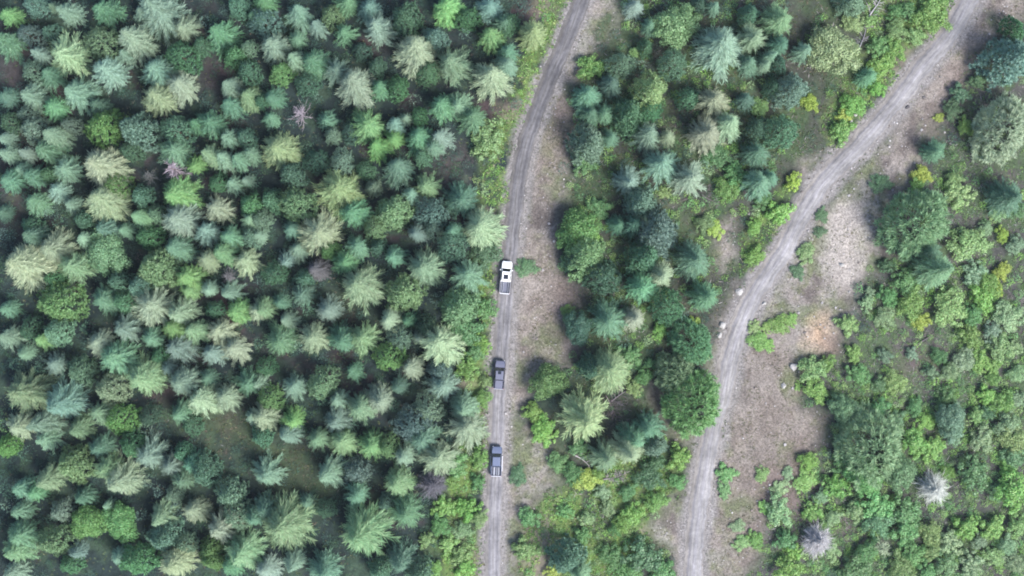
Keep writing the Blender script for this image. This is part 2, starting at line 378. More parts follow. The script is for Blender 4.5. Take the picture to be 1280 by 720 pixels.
# ---------------------------------------------------------------- crowns, seen from above as in the photograph
def spruce_mesh(seed, R=1.0, H=3.0, tiers=13, spiky=.30, per=8, dense=1.0, sharp=.85, thin=1.0):
    """tiers of branches, each a spray of twigs; star outline"""
    r = np.random.default_rng(seed)
    out = []
    lop = r.uniform(0, 6.28); lopa = r.uniform(.08, .32)
    for i, t in enumerate(np.linspace(.10, .965, tiers)):
        Lt = R * (1 - t) ** sharp + .04
        nb = int(round(per * (.65 + .55 * (1 - t)))); off = r.uniform(0, 6.28)
        for k in range(nb):
            az = off + (k + r.uniform(-.33, .33)) * 6.2832 / nb
            L = Lt * (1 + r.uniform(-spiky, spiky)) * (1 + lopa * math.cos(az - lop))
            if r.random() < .06: continue
            z0 = H * (t + r.uniform(-.022, .022))
            e = np.array((math.cos(az), math.sin(az), 0)); sd = np.array((-e[1], e[0], 0))
            rise = r.uniform(.05, .35); droop = r.uniform(.25, .6)
            m = max(3, int((5 + 9 * L) * dense))
            u = (np.arange(m) + .6) / m
            P = e[None] * (u * L)[:, None] + np.array((0, 0, z0)); P[:, 2] += L * (rise * u - droop * u ** 2)
            sgn = np.where(np.arange(m) % 2, 1, -1)
            ang = r.uniform(.5, 1.0, m) * (1 - .45 * u)
            D = e[None] * np.cos(ang)[:, None] + sd[None] * (np.sin(ang) * sgn)[:, None]
            D[:, 2] += r.uniform(-.25, .15, m)
            ln = (.25 * L * (1 - .45 * u) + .07) * r.uniform(.7, 1.3, m)
            nn = norm(e[None] * .55 + np.array((0, 0, .9)) + r.normal(0, .28, (m, 3)))
            out.append(blades(P, norm(D) * ln[:, None], nn, thin * r.uniform(.015, .027, m) * (.7 + .5 * L)))
            # the leading shoot of the branch
            q = np.array([e * L * .05 + (0, 0, z0), e * L * .55 + (0, 0, z0 + L * (rise * .55 - droop * .3))])
            d2 = np.array([e * L * .55 + (0, 0, L * (rise * .55 - droop * .3)), e * L * .55 + (0, 0, L * (rise * .35 - droop * .75))])
            out.append(blades(q, d2, norm(np.array([[0, 0, 1.], [0, 0, 1.]]) + r.uniform(-.3, .3, (2, 3))), np.array([.03, .028]) * (.6 + .6 * L) * thin))
    # leader
    q = np.array([[0, 0, H * .9]] * 3); an = r.uniform(0, 6.28, 3)
    out.append(blades(q, np.array([[.03, 0, H * .1]] * 3), np.stack([np.cos(an), np.sin(an), 0 * an], 1), np.full(3, .03)))
    return np.concatenate(out)

def fir_mesh(seed, R=1.0, H=2.7, n=150, leaf=30, size=.13, width=.02, squat=1.5, lobes=9):
    """rounder, conical crown: soft tufts of needles along drooping boughs"""
    r = np.random.default_rng(seed)
    out = []
    ph = r.uniform(0, 6.28, 4)
    for k in range(n):
        t = 1 - (1 - (k + .5) / n) ** .60 * .97
        az = k * 2.39996 + r.uniform(-.3, .3)
        prof = (1 - t ** squat) ** .95 + .03
        L = R * prof * (1 + .12 * math.sin(2 * az + ph[0]) + .09 * math.sin(5 * az + ph[1]) + .09 * math.sin(lobes * az + ph[2] + 9 * t)) * r.uniform(.80, 1.05)
        if r.random() < .04: continue
        e = np.array((math.cos(az), math.sin(az), 0))
        c = e * L + np.array((0, 0, H * (t * .94) + r.uniform(-.05, .05)))
        m = leaf
        ax = norm((e + np.array((0, 0, .25 + .9 * t)))[None])[0]
        D = norm(r.normal(0, 1, (m, 3)) * .62 + ax[None] * .9)
        P = c[None] + D * r.uniform(-.04, .07, (m, 1))
        ln = size * r.uniform(.7, 1.4, m)
        N = norm(e * .85 + np.array((0, 0, .75))[None] + r.normal(0, .22, (m, 3)))
        out.append(blades(P, D * ln[:, None], N, np.full(m, width) * r.uniform(.7, 1.3, m)))
    return np.concatenate(out)

def leafy_mesh(seed, R=1.0, H=1.5, lobes=22, leaf=85, size=.105, base=.25):
    """broadleaved crown: leaves on the shells of many uneven puffs"""
    r = np.random.default_rng(seed)
    out = []
    ph = r.uniform(0, 6.28, 3)
    for k in range(lobes):
        u = math.sqrt((k + .5) / lobes); az = k * 2.39996 + r.uniform(-.4, .4)
        rr = R * .80 * u * (1 + .22 * math.sin(2 * az + ph[0]) + .13 * math.sin(3 * az + ph[1]))
        zc = H * (base + (1 - base) * math.sqrt(max(0, 1 - u * u)) * r.uniform(.55, 1.0)) * .85
        pr = R * r.uniform(.16, .34) * (1.15 - .35 * u)
        m = int(leaf * (pr / (.27 * R)) ** 1.5)
        N = norm(r.normal(0, 1, (m, 3)) + np.array((0, 0, .55)))
        P = np.array((math.cos(az) * rr, math.sin(az) * rr, zc))[None] + N * (pr * r.uniform(.55, 1.08, (m, 1))) * np.array((1, 1, .8))
        D = norm(np.cross(N, r.normal(0, 1, (m, 3))) + N * .25)
        ln = size * r.uniform(.6, 1.35, m)
        out.append(blades(P - D * ln[:, None] * .5, D * ln[:, None], norm(N + r.normal(0, .45, (m, 3))), ln * .30))
    return np.concatenate(out)

def dead_mesh(seed, R=1.0, H=2.6, tiers=9, per=7, fine=4, wd=.018):
    """bare grey branches with forked twigs"""
    r = np.random.default_rng(seed); out = []
    for t in np.linspace(.15, .97, tiers):
        Lt = R * (1 - t) ** .7 + .08
        for k in range(per):
            az = r.uniform(0, 6.28); L = Lt * r.uniform(.45, 1.15)
            e = np.array((math.cos(az), math.sin(az), r.uniform(-.25, .35)))
            b0 = np.array((0, 0, H * t))
            for nv in ((0, 0, 1.), (-e[1], e[0], .2)):
                out.append(blades(b0[None], (e * L)[None], np.array([nv]), np.array([wd * 1.5])))
            for j in range(fine):
                u = r.uniform(.3, .95); d = e + r.normal(0, .5, 3)
                out.append(blades((b0 + e * L * u)[None], (d * L * .4)[None], norm(r.normal(0, .4, (1, 3)) + np.array((0, 0, 1.))), np.array([wd])))
    return np.concatenate(out)

def trunk_mesh(name, h=1.0, r0=.055, seg=7):
    r = random.Random(name); bm = bmesh.new(); rings = []
    for j, t in enumerate((0, .06, .3, .6, .85, 1)):
        rr = r0 * ((1.5, 1.0, .78, .5, .25, .06)[j]); ox, oy = r.uniform(-.02, .02) * t, r.uniform(-.02, .02) * t
        rings.append([bm.verts.new((ox + rr * math.cos(6.2832 * k / seg), oy + rr * math.sin(6.2832 * k / seg), h * t)) for k in range(seg)])
    for a_, b_ in zip(rings[:-1], rings[1:]):
        for k in range(seg): bm.faces.new((a_[k], a_[(k + 1) % seg], b_[(k + 1) % seg], b_[k]))
    bm.faces.new(rings[-1])
    m = bpy.data.meshes.new(name); bm.to_mesh(m); bm.free()
    return m

M_SPRUCE = foliage_mat('spruce_needles', trans=.25, rough=.55, spec=.35, jitter=.28)
M_FIR = foliage_mat('fir_needles', trans=.28, rough=.55, spec=.35, jitter=.32)
M_LEAF = foliage_mat('leaves', trans=.34, rough=.5, spec=.4, jitter=.38)
M_BARE = foliage_mat('bare_twigs', trans=.0, rough=.8, spec=.2, jitter=.3)
M_STUFF = foliage_mat('low_growth', source='tint', trans=.25, rough=.6, spec=.3, jitter=.35)
M_BARK = simple('bark', (.10, .075, .06), .9, spec=.1)

PROTO = {}
def proto(kind, crowns, mat, trunk_h):
    PROTO[kind] = [(quads_mesh(kind + '_crown', q), trunk_mesh(kind + '_trunk', trunk_h)) for q in crowns]
    for c, t in PROTO[kind]:
        c.materials.append(mat); t.materials.append(M_BARK)
proto('s', [spruce_mesh(i, tiers=15 + i % 3, spiky=(.16, .24, .34)[i % 3], per=(14, 12, 10)[i % 3], sharp=(.9, 1.0, .85)[i % 3], dense=2.1, thin=.68, H=(3.0, 3.3, 2.8)[i % 3]) for i in range(14)], M_SPRUCE, 2.7)
proto('r', [fir_mesh(40 + i, H=(3.0, 2.8, 3.3)[i % 3], n=(280, 320, 250)[i % 3], leaf=(40, 36, 44)[i % 3], size=(.12, .10, .14)[i % 3], width=(.018, .016, .020)[i % 3], squat=(1.2, 1.6, 1.0)[i % 3], lobes=(9, 11, 7)[i % 3]) for i in range(7)]
      + [spruce_mesh(200 + i, tiers=(13, 16)[i % 2], spiky=(.20, .30)[i % 2], per=(12, 14)[i % 2], sharp=(.62, .78)[i % 2], dense=1.9, thin=(.8, .7)[i % 2], H=(3.0, 2.8, 3.2)[i % 3]) for i in range(8)], M_FIR, 2.2)
proto('w', [fir_mesh(70 + i, n=460, leaf=30, size=.15, width=.013, squat=2.4, H=2.4, lobes=13) for i in range(3)], M_FIR, 2.0)
proto('b', [leafy_mesh(90 + i, lobes=(30, 40, 24)[i % 3], size=(.105, .09, .125)[i % 3], leaf=(120, 110, 110)[i % 3]) for i in range(8)], M_LEAF, .9)
proto('t', [leafy_mesh(120 + i, lobes=70, leaf=200, size=.066, H=1.7) for i in range(3)], M_LEAF, 1.1)
proto('x', [dead_mesh(140 + i) for i in range(4)], M_BARE, 2.5)
proto('g', [dead_mesh(150 + i, R=.82, H=1.7, tiers=16, per=22, fine=12, wd=.008) for i in range(2)], M_BARE, 1.9)

# base colours (linear) of the foliage
PAL = {'P': (.215, .275, .178), 'C': (.146, .232, .165), 'G': (.082, .184, .096), 'T': (.088, .178, .110), 'B': (.118, .198, .160),
       'L': (.118, .232, .085), 'D': (.065, .135, .090), 'M': (.250, .230, .245), 'Y': (.142, .232, .122), 'V': (.200, .285, .085), 'S': (.37, .36, .365), 'Z': (.215, .285, .140), 'N': (.125, .118, .125)}
HEIGHT = {'s': lambda R: 2.6 + 2.9 * R, 'r': lambda R: 2.2 + 2.7 * R, 'w': lambda R: 2.0 + 1.7 * R, 'b': lambda R: .4 + .8 * R, 't': lambda R: 1.5 + 1.25 * R, 'x': lambda R: 3 + 1.6 * R, 'g': lambda R: 2 + 1.5 * R}
PH = {'s': 3.0, 'r': 3.0, 'w': 2.4, 'b': 1.5, 't': 1.7, 'x': 2.6, 'g': 2.0}
NAME = {'s': 'spruce_tree', 'r': 'fir_tree', 'w': 'larch_tree', 'b': 'leafy_bush', 't': 'broadleaf_tree', 'x': 'dead_tree', 'g': 'bare_bush'}
CAT = {'s': 'spruce tree', 'r': 'fir tree', 'w': 'larch tree', 'b': 'bush', 't': 'tree', 'x': 'dead tree', 'g': 'bush'}

# every crown that can be told apart: x y radius form+colour, in quarter photo pixels of a 320 x 180 tile
TILES = {
(0, 0): """45 65 55 rL;160 15 60 rB;340 60 62 sC;258 22 32 sC;530 30 72 rG;780 45 112 sC;905 130 62 sP;705 55 55 sC;660 195 98 sP;485 205 82 rY;310 265 98 sP;130 170 60 rB;250 155 46 rT;30 200 72 rT;155 345 60 rC;235 370 60 rT;545 360 85 rC;780 340 85 rB;890 270 80 rG;900 415 88 sP;790 500 82 sP;360 460 85 sC;150 480 68 sC;270 535 58 rG;35 480 52 rD;490 520 55 rD;500 625 88 rL;680 650 100 rB;150 640 68 rC;340 620 46 rC;120 555 46 rB;30 610 52 rT;20 685 42 sC;250 680 70 sC;870 650 78 rT;1060 620 72 rG;1130 692 52 sC;1140 430 62 sC;1240 480 62 sY;1150 520 60 rT;1230 350 62 rT;1160 270 58 rG;1235 235 42 rC;1095 170 76 rT;995 225 48 rT;1020 100 36 rB;1190 22 58 rT;1262 80 42 rT;980 620 42 rG;1225 690 50 rT;890 720 62 rT;190 262 48 sC;620 265 46 sC;400 300 40 rG""",
(320, 0): """40 15 60 rG;30 100 72 rB;210 62 66 sC;300 125 46 sC;370 68 58 rY;450 12 60 rG;560 35 58 rB;440 165 58 sT;600 145 80 sC;755 85 80 rT;790 240 112 sP;890 180 62 rB;940 35 78 rL;1050 80 60 rG;1170 40 60 rB;1235 110 52 rT;1045 160 32 rB;1175 175 62 rL;1250 250 50 rT;90 220 82 sC;200 195 48 rT;180 290 58 sC;275 305 76 rG;120 360 58 rL;400 350 66 sC;480 415 102 sP;600 325 42 rT;250 410 56 rD;970 310 86 sY;850 350 60 rG;1180 375 98 sP;1255 310 62 sC;75 490 52 sT;15 500 42 rG;225 570 56 xM;75 590 42 rT;340 605 52 rT;380 670 46 rC;610 440 52 rG;700 430 60 rG;790 495 36 rC;525 250 48 rD;930 510 72 rG;1020 520 58 rC;1090 585 72 rG;555 620 86 rL;745 590 36 sC;690 620 50 rB;815 575 42 rG;690 692 46 rL;820 680 72 rT;920 690 52 rC;470 655 48 rD;1160 700 88 bY;300 480 20 rB""",
(640, 0): """105 165 76 sZ;-15 110 52 rT;820 125 128 tY;610 22 48 rC;565 10 40 rG;690 130 46 rT;670 230 42 rT;545 320 66 rC;640 330 40 rC;385 335 60 bL;380 470 72 rT;500 420 60 rD;690 440 86 rZ;470 570 56 rT;585 570 88 rG;690 545 58 rG;400 560 55 rD;375 705 98 rC;490 690 46 rT;690 680 72 sC;790 685 42 sP;815 310 72 rT;1060 210 118 rC;1210 180 78 sP;1185 320 52 rT;1270 325 46 sC;1190 60 52 rT;1020 30 34 sC;1010 480 82 sP;890 480 58 rT;1085 605 78 sP;955 650 88 sP;1180 500 48 rD;1240 540 48 bY;1240 640 58 rD;930 20 42 rD;1060 60 40 rD;620 260 28 bY""",
(960, 0): """70 90 78 rY;330 250 132 tZ;430 15 62 rC;5 280 48 sC;190 260 52 rC;70 215 58 rD;55 320 48 rD;120 440 82 rC;30 430 48 rD;210 515 40 bV;80 650 80 rT;500 370 50 rT;560 330 58 bL;560 230 52 bG;640 250 52 bL;420 530 58 bL;380 580 40 bV;820 90 76 bL;830 28 66 bL;700 60 46 bG;640 60 40 bG;550 440 42 bL;510 105 30 bY;370 650 56 bL;650 150 52 bY;430 110 46 bY;855 588 26 bV;990 630 40 bL;1230 285 112 rB;1250 130 58 rG;1200 640 128 wP;930 550 48 bD;960 470 48 bD;1060 400 40 bD;740 180 44 bY""",
(0, 180): """20 180 66 sT;30 55 52 rC;105 125 42 rC;160 160 56 rT;230 32 76 rG;130 42 42 sC;240 150 52 rG;315 130 68 sC;290 235 55 rC;500 98 112 sP;500 285 108 sP;570 200 66 rL;180 290 60 rT;240 335 30 rB;345 310 50 sC;420 370 60 rD;10 345 42 rT;640 20 56 rT;870 30 76 rT;870 125 66 xM;740 165 40 xN;970 105 46 rL;1050 70 60 sY;1110 65 55 sC;1190 72 50 rT;1255 50 50 rT;1155 195 46 sC;1080 185 46 rG;1225 185 32 sC;1262 195 40 rT;865 245 82 rL;700 265 56 rT;1085 318 68 sP;890 372 98 sC;700 362 58 sY;770 345 46 rC;1030 438 62 rB;1145 460 60 rG;1110 545 72 sY;1035 588 62 sP;1215 575 68 sP;1245 310 58 rG;1250 385 48 rY;1250 462 52 rC;735 465 62 rG;620 420 42 rC;525 540 112 tY;520 420 66 rD;780 622 102 rY;865 530 68 rT;930 662 72 rL;1140 662 52 xN;350 622 82 sY;250 525 96 sP;80 610 128 sP;160 460 76 sT;140 408 50 rT;260 680 52 rG;290 390 40 rD;22 450 40 rB;410 480 48 rC;700 705 68 rC;585 690 58 rT""",
(320, 180): """120 20 92 sZ;250 15 40 rT;290 82 60 rD;420 80 56 rC;600 20 58 rL;545 130 46 rT;710 110 76 sT;830 60 46 rT;880 10 58 rT;410 220 106 sZ;190 300 86 rY;75 275 60 rT;170 150 66 rD;215 165 40 rB;580 215 42 rC;855 215 62 sY;770 250 46 rC;740 215 34 rC;680 335 86 rY;480 340 76 rG;585 425 56 rY;875 340 76 rB;1015 280 82 rD;1105 410 98 sP;320 442 106 sP;365 530 50 rL;150 580 46 rC;210 530 48 rC;440 592 62 rG;510 520 58 rT;680 555 50 rT;600 510 46 rT;800 450 50 sB;880 420 48 rC;830 620 102 sY;510 690 108 sY;980 505 76 rT;985 425 48 rT;1070 650 86 sC;180 420 46 rT;12 375 58 rC;15 460 42 rC;80 640 60 rG;300 640 58 sN;1150 560 66 bD;230 670 48 rT""",
(640, 180): """750 85 88 sC;885 170 86 sP;570 185 68 sC;650 290 84 rC;735 440 106 rB;620 410 58 rD;330 430 112 tL;440 320 50 bG;370 560 100 rY;300 590 52 rT;920 570 86 rT;660 560 88 rG;740 650 66 sP;640 705 76 rG;460 665 88 rD;960 110 40 rC;1080 222 58 bL;1125 165 66 bG;1240 180 72 rT;760 240 34 bY;1020 430 52 bV;960 400 42 bY;1220 555 42 bL;1210 410 40 bL;540 400 48 rT;1030 60 58 bG;1230 40 66 rD;70 620 58 bD;400 480 60 bL;360 100 54 bG;1250 280 46 bG""",
(960, 180): """130 190 42 bV;60 345 62 bL;270 355 40 bD;190 550 56 bY;150 640 40 bD;770 150 46 bV;740 205 38 bL;960 255 62 bY;930 180 42 bY;840 40 58 rT;1210 250 88 rD;760 390 142 wY;1000 500 86 bY;860 640 102 sY;690 690 62 bG;1170 450 36 bV;1175 640 42 bV;1150 345 38 bC;560 200 56 bD;1110 705 60 bL;1040 640 58 bB;20 165 44 rT;1090 420 34 bC;820 540 60 rD;1250 330 46 bD;600 610 40 bD;1240 500 44 bB;260 440 34 bD""",
(0, 360): """265 68 102 rL;510 70 72 rT;610 62 62 rT;745 88 102 sP;900 118 76 sP;940 5 52 rL;1040 5 42 rC;1140 20 56 sC;1170 120 62 rL;1275 105 52 sP;1060 110 42 rT;860 208 62 rL;968 212 60 rY;1085 212 72 sP;1170 292 66 sP;1055 325 56 rB;980 300 32 rC;870 290 72 sB;740 258 56 rT;600 200 72 sC;475 270 68 sP;575 340 92 rT;265 222 72 rC;205 262 46 rL;130 200 52 rT;30 95 46 rT;30 250 60 sC;122 325 42 rC;265 390 52 sC;385 415 70 rT;405 495 40 rD;195 400 40 rD;545 500 82 rP;700 460 92 rY;840 395 42 rB;890 480 82 sC;990 562 82 sP;1120 552 76 sP;1040 450 48 rT;1225 490 66 sT;95 520 112 sY;285 585 102 sB;200 680 72 sC;490 630 62 sY;585 668 72 rL;730 640 48 rD;880 622 60 sT;720 702 40 rC;950 690 50 rT;1255 640 42 sC;15 690 40 rL;380 705 60 sY;80 385 40 rD;790 340 48 rG;430 200 40 rT;90 695 66 sP""",
(320, 360): """30 105 56 sY;115 75 46 rD;230 40 60 rT;250 95 40 rT;350 125 62 sC;145 165 46 sC;110 268 76 rG;8 280 32 rT;215 292 40 rC;290 238 76 sP;420 262 70 rG;530 250 76 sY;655 160 62 sP;765 165 42 rT;705 238 66 rC;840 192 58 rD;735 25 88 rY;1010 92 92 rY;900 52 40 rB;930 275 112 sP;815 248 42 sC;660 342 72 rL;780 405 60 sP;910 410 60 rB;715 500 48 rD;485 415 46 rT;180 495 60 sC;40 395 46 rG;320 480 76 rY;330 555 40 rT;8 478 42 rC;60 562 62 rL;40 650 76 sP;180 662 60 rL;385 662 66 sC;400 562 52 sC;505 588 78 sY;612 558 76 sP;480 690 40 rD;780 680 88 rB;860 600 70 rC;940 500 72 rC;1035 600 70 sC;1050 695 96 sP;690 590 38 rT;1060 400 60 bL;1100 320 50 bG;1060 215 76 bG;1130 560 48 bL;1145 100 56 bG;1130 285 48 bL;1150 470 30 bY""",
(640, 360): """480 155 88 rT;600 150 60 sP;330 195 80 tD;280 125 42 bL;500 200 42 rG;790 95 84 rG;850 138 40 rB;980 50 70 rT;910 175 32 bV;740 210 40 bL;900 270 92 wG;500 410 110 sZ;400 400 62 rT;595 340 52 bG;690 380 30 bG;180 475 92 tL;100 622 46 bL;360 650 122 sZ;150 700 56 bL;905 575 132 wL;830 440 96 wY;610 500 40 bY;660 440 40 bG;690 690 76 rT;1240 270 58 bL;1210 200 40 bY;560 270 40 rD;1270 200 30 bL""",  # teal fir by the long pale spruce is that tree's shaded side, drawn separately
(960, 360): """60 180 58 bL;115 160 36 bL;5 285 32 bL;600 40 52 bG;720 80 70 bL;770 165 46 bV;920 100 84 bY;1080 40 68 bL;1150 15 32 bV;590 150 52 bC;490 80 36 bC;515 25 26 bC;400 180 50 bY;1030 130 50 bG;1010 238 55 bL;1170 300 64 bY;1070 370 50 bL;1125 395 46 bL;980 365 55 bC;910 420 42 bC;860 340 40 bG;430 325 40 bL;450 430 54 bG;220 410 64 bY;300 375 38 bL;240 510 54 bL;155 490 26 bL;390 610 80 tY;640 470 56 bY;900 560 56 bG;920 665 90 tC;780 670 46 bL;740 600 42 bG;560 600 50 bG;1100 540 46 bL;1130 460 32 bL;1250 430 40 bC;1180 570 58 bL;1250 560 48 bC;1040 640 42 bY;1200 685 60 bC;480 670 58 bT;1130 215 48 bB;1210 140 68 bC;380 690 48 bT;1100 625 40 bD;650 660 46 bT;560 480 40 bT;590 340 34 bB;720 330 30 bB;1230 300 40 bC;820 420 36 bB""",
(0, 540): """225 30 60 sC;20 75 58 rL;355 170 86 rY;495 90 60 rT;645 65 66 rG;530 195 70 sY;592 262 92 sP;730 130 80 sC;535 372 36 sC;835 170 58 sC;905 105 48 rT;940 165 56 rT;1010 200 76 rT;910 250 58 rT;740 252 38 rC;790 300 36 rB;865 315 46 rC;230 248 70 sY;110 285 56 rT;170 310 48 rG;20 290 40 rD;30 370 40 rC;95 390 52 rT;290 402 56 rC;250 442 34 rT;440 450 92 tL;590 450 98 tL;700 420 34 rB;780 430 66 sY;805 518 80 rB;970 402 66 sP;870 390 38 rB;1130 315 74 rC;1090 500 76 sP;1180 430 74 rC;1200 590 104 sY;1262 430 56 rT;1040 590 56 rL;1060 645 58 rL;1150 665 58 rG;60 605 80 sY;80 515 76 rT;250 562 80 rY;375 608 46 rB;340 672 50 rG;870 660 92 sP;670 655 84 rG;595 640 48 rC;920 570 52 rC;60 705 56 sC;120 110 40 rD;400 320 50 rD""",
(320, 540): """20 22 50 rT;150 22 54 sC;300 25 56 sY;430 60 76 sY;580 70 68 rL;660 78 56 rY;740 110 52 rC;830 50 78 rT;905 125 90 sP;45 222 76 sC;355 205 76 sC;490 205 68 rB;505 310 64 rT;545 235 30 rC;700 262 80 sY;655 358 46 rB;750 402 80 rG;255 362 44 rT;340 392 44 rT;510 510 132 sY;120 470 128 rY;40 400 64 rT;180 662 58 sC;320 690 76 rT;50 690 58 rC;620 690 56 rT;720 650 70 rD;810 700 66 rT;880 265 82 gN;940 372 56 bL;1060 392 56 bL;1120 435 40 bY;1030 495 46 bC;1000 160 60 bG;1120 130 50 bL;1030 620 50 bY;1050 685 50 bL;920 470 50 bG;850 540 38 bY;890 690 40 bL;980 250 40 bL;1110 250 36 bG;960 560 44 bY""",
(640, 540): """170 25 58 bL;590 105 84 sP;480 130 72 sY;715 75 62 rC;600 35 76 rT;375 240 56 bV;310 210 52 bG;335 75 42 bG;230 150 48 bG;840 130 58 bL;690 230 66 bD;580 300 40 bG;600 410 60 bL;555 455 48 bL;520 490 38 bG;265 400 40 bG;350 520 40 bG;450 300 40 bC;370 435 36 bC;720 350 48 bL;90 430 50 bG;30 220 50 bD;60 590 56 bY;280 640 88 rT;345 705 52 sY;500 625 58 bG;650 620 86 bD;590 695 58 bG;750 690 58 bG;1070 210 58 bG;1060 290 42 bG;1215 535 50 bL;1150 555 48 bY;1250 210 40 bY;1272 380 40 bL;1130 470 40 bC;205 700 38 bV;720 160 44 bD;420 210 36 bL;480 380 36 bC;830 250 40 bG""",
(960, 540): """530 85 150 wY;650 190 100 tY;480 220 96 tL;735 60 62 bL;820 80 60 bL;845 290 86 gS;900 205 36 bL;1030 210 78 bG;1230 305 88 bL;1240 130 58 bT;1230 40 70 bY;1070 40 58 bC;930 8 50 bB;1200 190 40 bL;255 555 96 gS;310 590 56 bC;580 595 50 xP;230 395 50 bL;190 240 66 bL;340 275 64 bL;60 285 52 bC;60 400 66 bC;90 540 50 bG;100 685 66 bL;540 360 80 bG;560 460 70 bT;690 395 80 bG;690 500 70 bG;820 510 60 bY;910 560 60 bC;990 480 60 bL;1120 480 60 bL;1250 470 58 bY;1060 540 40 bB;1140 620 50 bY;1020 655 60 bC;890 665 60 bT;800 695 50 bG;670 685 66 bY;440 690 76 bG;500 600 56 bG;735 610 58 bG;1200 570 50 bC;1240 650 50 bC;820 600 48 bY;330 430 38 bC;140 605 40 bL;200 150 46 bL;100 210 36 bC;1150 300 46 bG;380 150 60 bG;440 400 50 bC;270 320 40 bC""",
}
# a few taller than their crowns say, whose drawn-out side shows in the photograph
PROTO_FORMS = 'srwbtxg'
trees = []                                       # (px, py, rpx, form, colour)
for (ox, oy), txt in TILES.items():
    for ent in txt.split(';'):
        x_, y_, r_, k_ = ent.split()
        trees.append((ox + float(x_) / 4, oy + float(y_) / 4, float(r_) / 4, k_[0], k_[1]))
# the same crown read twice across a tile's edge
keep = []
for t in sorted(trees, key=lambda t: -t[2]):
    if all(math.hypot(t[0] - k[0], t[1] - k[1]) > .48 * k[2] for k in keep): keep.append(t)
LIMIT = 285
SMALL = []                                       # the smallest of a kind, past the first LIMIT: they join the undergrowth
for f in PROTO_FORMS:
    of = sorted([t for t in keep if t[3] == f], key=lambda t: -t[2])
    SMALL += of[LIMIT:]
print('kinds', {f: sum(1 for t in keep if t[3] == f) for f in PROTO_FORMS}, 'to undergrowth', len(SMALL))
trees = sorted([t for t in keep if t not in SMALL], key=lambda t: (t[1], t[0]))

rng = random.Random(5)
PLANTED = []                                     # (object, px, py, rpx, form, colour, world x, world y, R)
first = {}
def gz_at(x, y):
    X = np.array([x]); Y = np.array([y])
    d1, _ = seg_dist(R1, X, Y); d2, _ = seg_dist(R2, X, Y)
    return float(ground_height(X, Y, d1, d2)[0])
def plant(px, py, rpx, f, c):
    R = rpx * MPP * {'s': 1.08, 'r': 1.06, 'w': 1.05, 'b': 1.28, 't': 1.08, 'x': 1.05, 'g': 1.0}[f]
    h = HEIGHT[f](R) * rng.uniform(.9, 1.12)
    if f == 'b':
        gx_, gy_, _ = W(px, py)
        if float(area(GRAVEL, np.array([gx_]), np.array([gy_]), 1.0, 0.)[0]) > .5: h *= .45; R *= .85
    k = (CAMH - h * .62) / CAMH
    x, y, _ = W(px, py, h * .62); R *= k
    z = gz_at(x, y)
    j = rng.randrange(len(PROTO[f]))
    if (f, j) not in first:
        root = empty(NAME[f])
        cm, tm = PROTO[f][j]
        cr = link('crown' if f != 'x' and f != 'g' else 'branches', cm, None, root); tr = link('trunk' if f not in 'bg' else 'stem', tm, None, root)
        first[(f, j)] = root; kids = [cr, tr]
    else:
        src = first[(f, j)]
        root = src.copy(); COL.objects.link(root); kids = []
        for ch in src.children:
            q = ch.copy(); q.parent = root; COL.objects.link(q); kids.append(q)
    root.location = (x, y, z - .05)
    root.rotation_euler = (rng.gauss(0, .035), rng.gauss(0, .035), rng.uniform(0, 6.28))
    root.scale = (R * rng.uniform(.93, 1.07), R * rng.uniform(.93, 1.07), h / PH[f])
    b = PAL[c]
    if f == 'b': b = (b[0] * 1.14, b[1] * 1.07, b[2] * .80)            # broad leaves are yellower than needles
    v = rng.uniform(.85, 1.15) * {'w': 1.25, 'b': 1.28, 't': 1.2, 'r': 1.16}.get(f, 1.0); cj = [max(.01, ch_ * v * rng.uniform(.92, 1.08)) for ch_ in b]
    for q in kids: q.color = (*cj, 1)
    PLANTED.append([root, px, py, rpx, f, c, x, y, R])
for t in trees: plant(*t)
# ---------------------------------------------------------------- what nobody could count: undergrowth, weeds, twigs, stones
cv = np.random.default_rng(77)
TX = np.array([p[6] for p in PLANTED]); TY = np.array([p[7] for p in PLANTED]); TR = np.array([p[8] for p in PLANTED])
TF = np.array([p[4] for p in PLANTED])
def cover(n, seed):
    r = np.random.default_rng(seed)
    x = r.uniform(-95, 95, n); y = r.uniform(-56, 56, n)
    z = ground_zones(x, y)
    wv = (fbm(x, y, 2.5, 3) - .5) * 1.4
    onroad = (z['d1'] < HW1 + .10 + wv) | (z['d2'] < HW2 + .10 + wv)
    h = ground_height(x, y, z['d1'], z['d2'])
    return x, y, h, z, onroad, r
def tufts(x, y, h, col, r, k, ln, wd, up=.8, spread=.15):
    """k blades from each point, leaning outwards"""
    n = len(x)
    P = np.repeat(np.stack([x, y, h], 1), k, 0); P[:, :2] += r.normal(0, 1, (n * k, 2)) * np.repeat(ln, k)[:, None] * spread
    D = norm(np.stack([r.normal(0, 1, n * k), r.normal(0, 1, n * k), np.abs(r.normal(0, 1, n * k)) * up + .15], 1))
    L = np.repeat(ln, k) * r.uniform(.6, 1.3, n * k)
    N = norm(r.normal(0, .5, (n * k, 3)) + np.array((0, 0, 1.)))
    c = np.repeat(col, k, 0) * r.uniform(.8, 1.2, (n * k, 1))
    return blades(P, D * L[:, None], N, L * wd), c
def pick(r, n, cols, w):
    return np.array(cols)[r.choice(len(cols), n, p=np.array(w) / sum(w))]

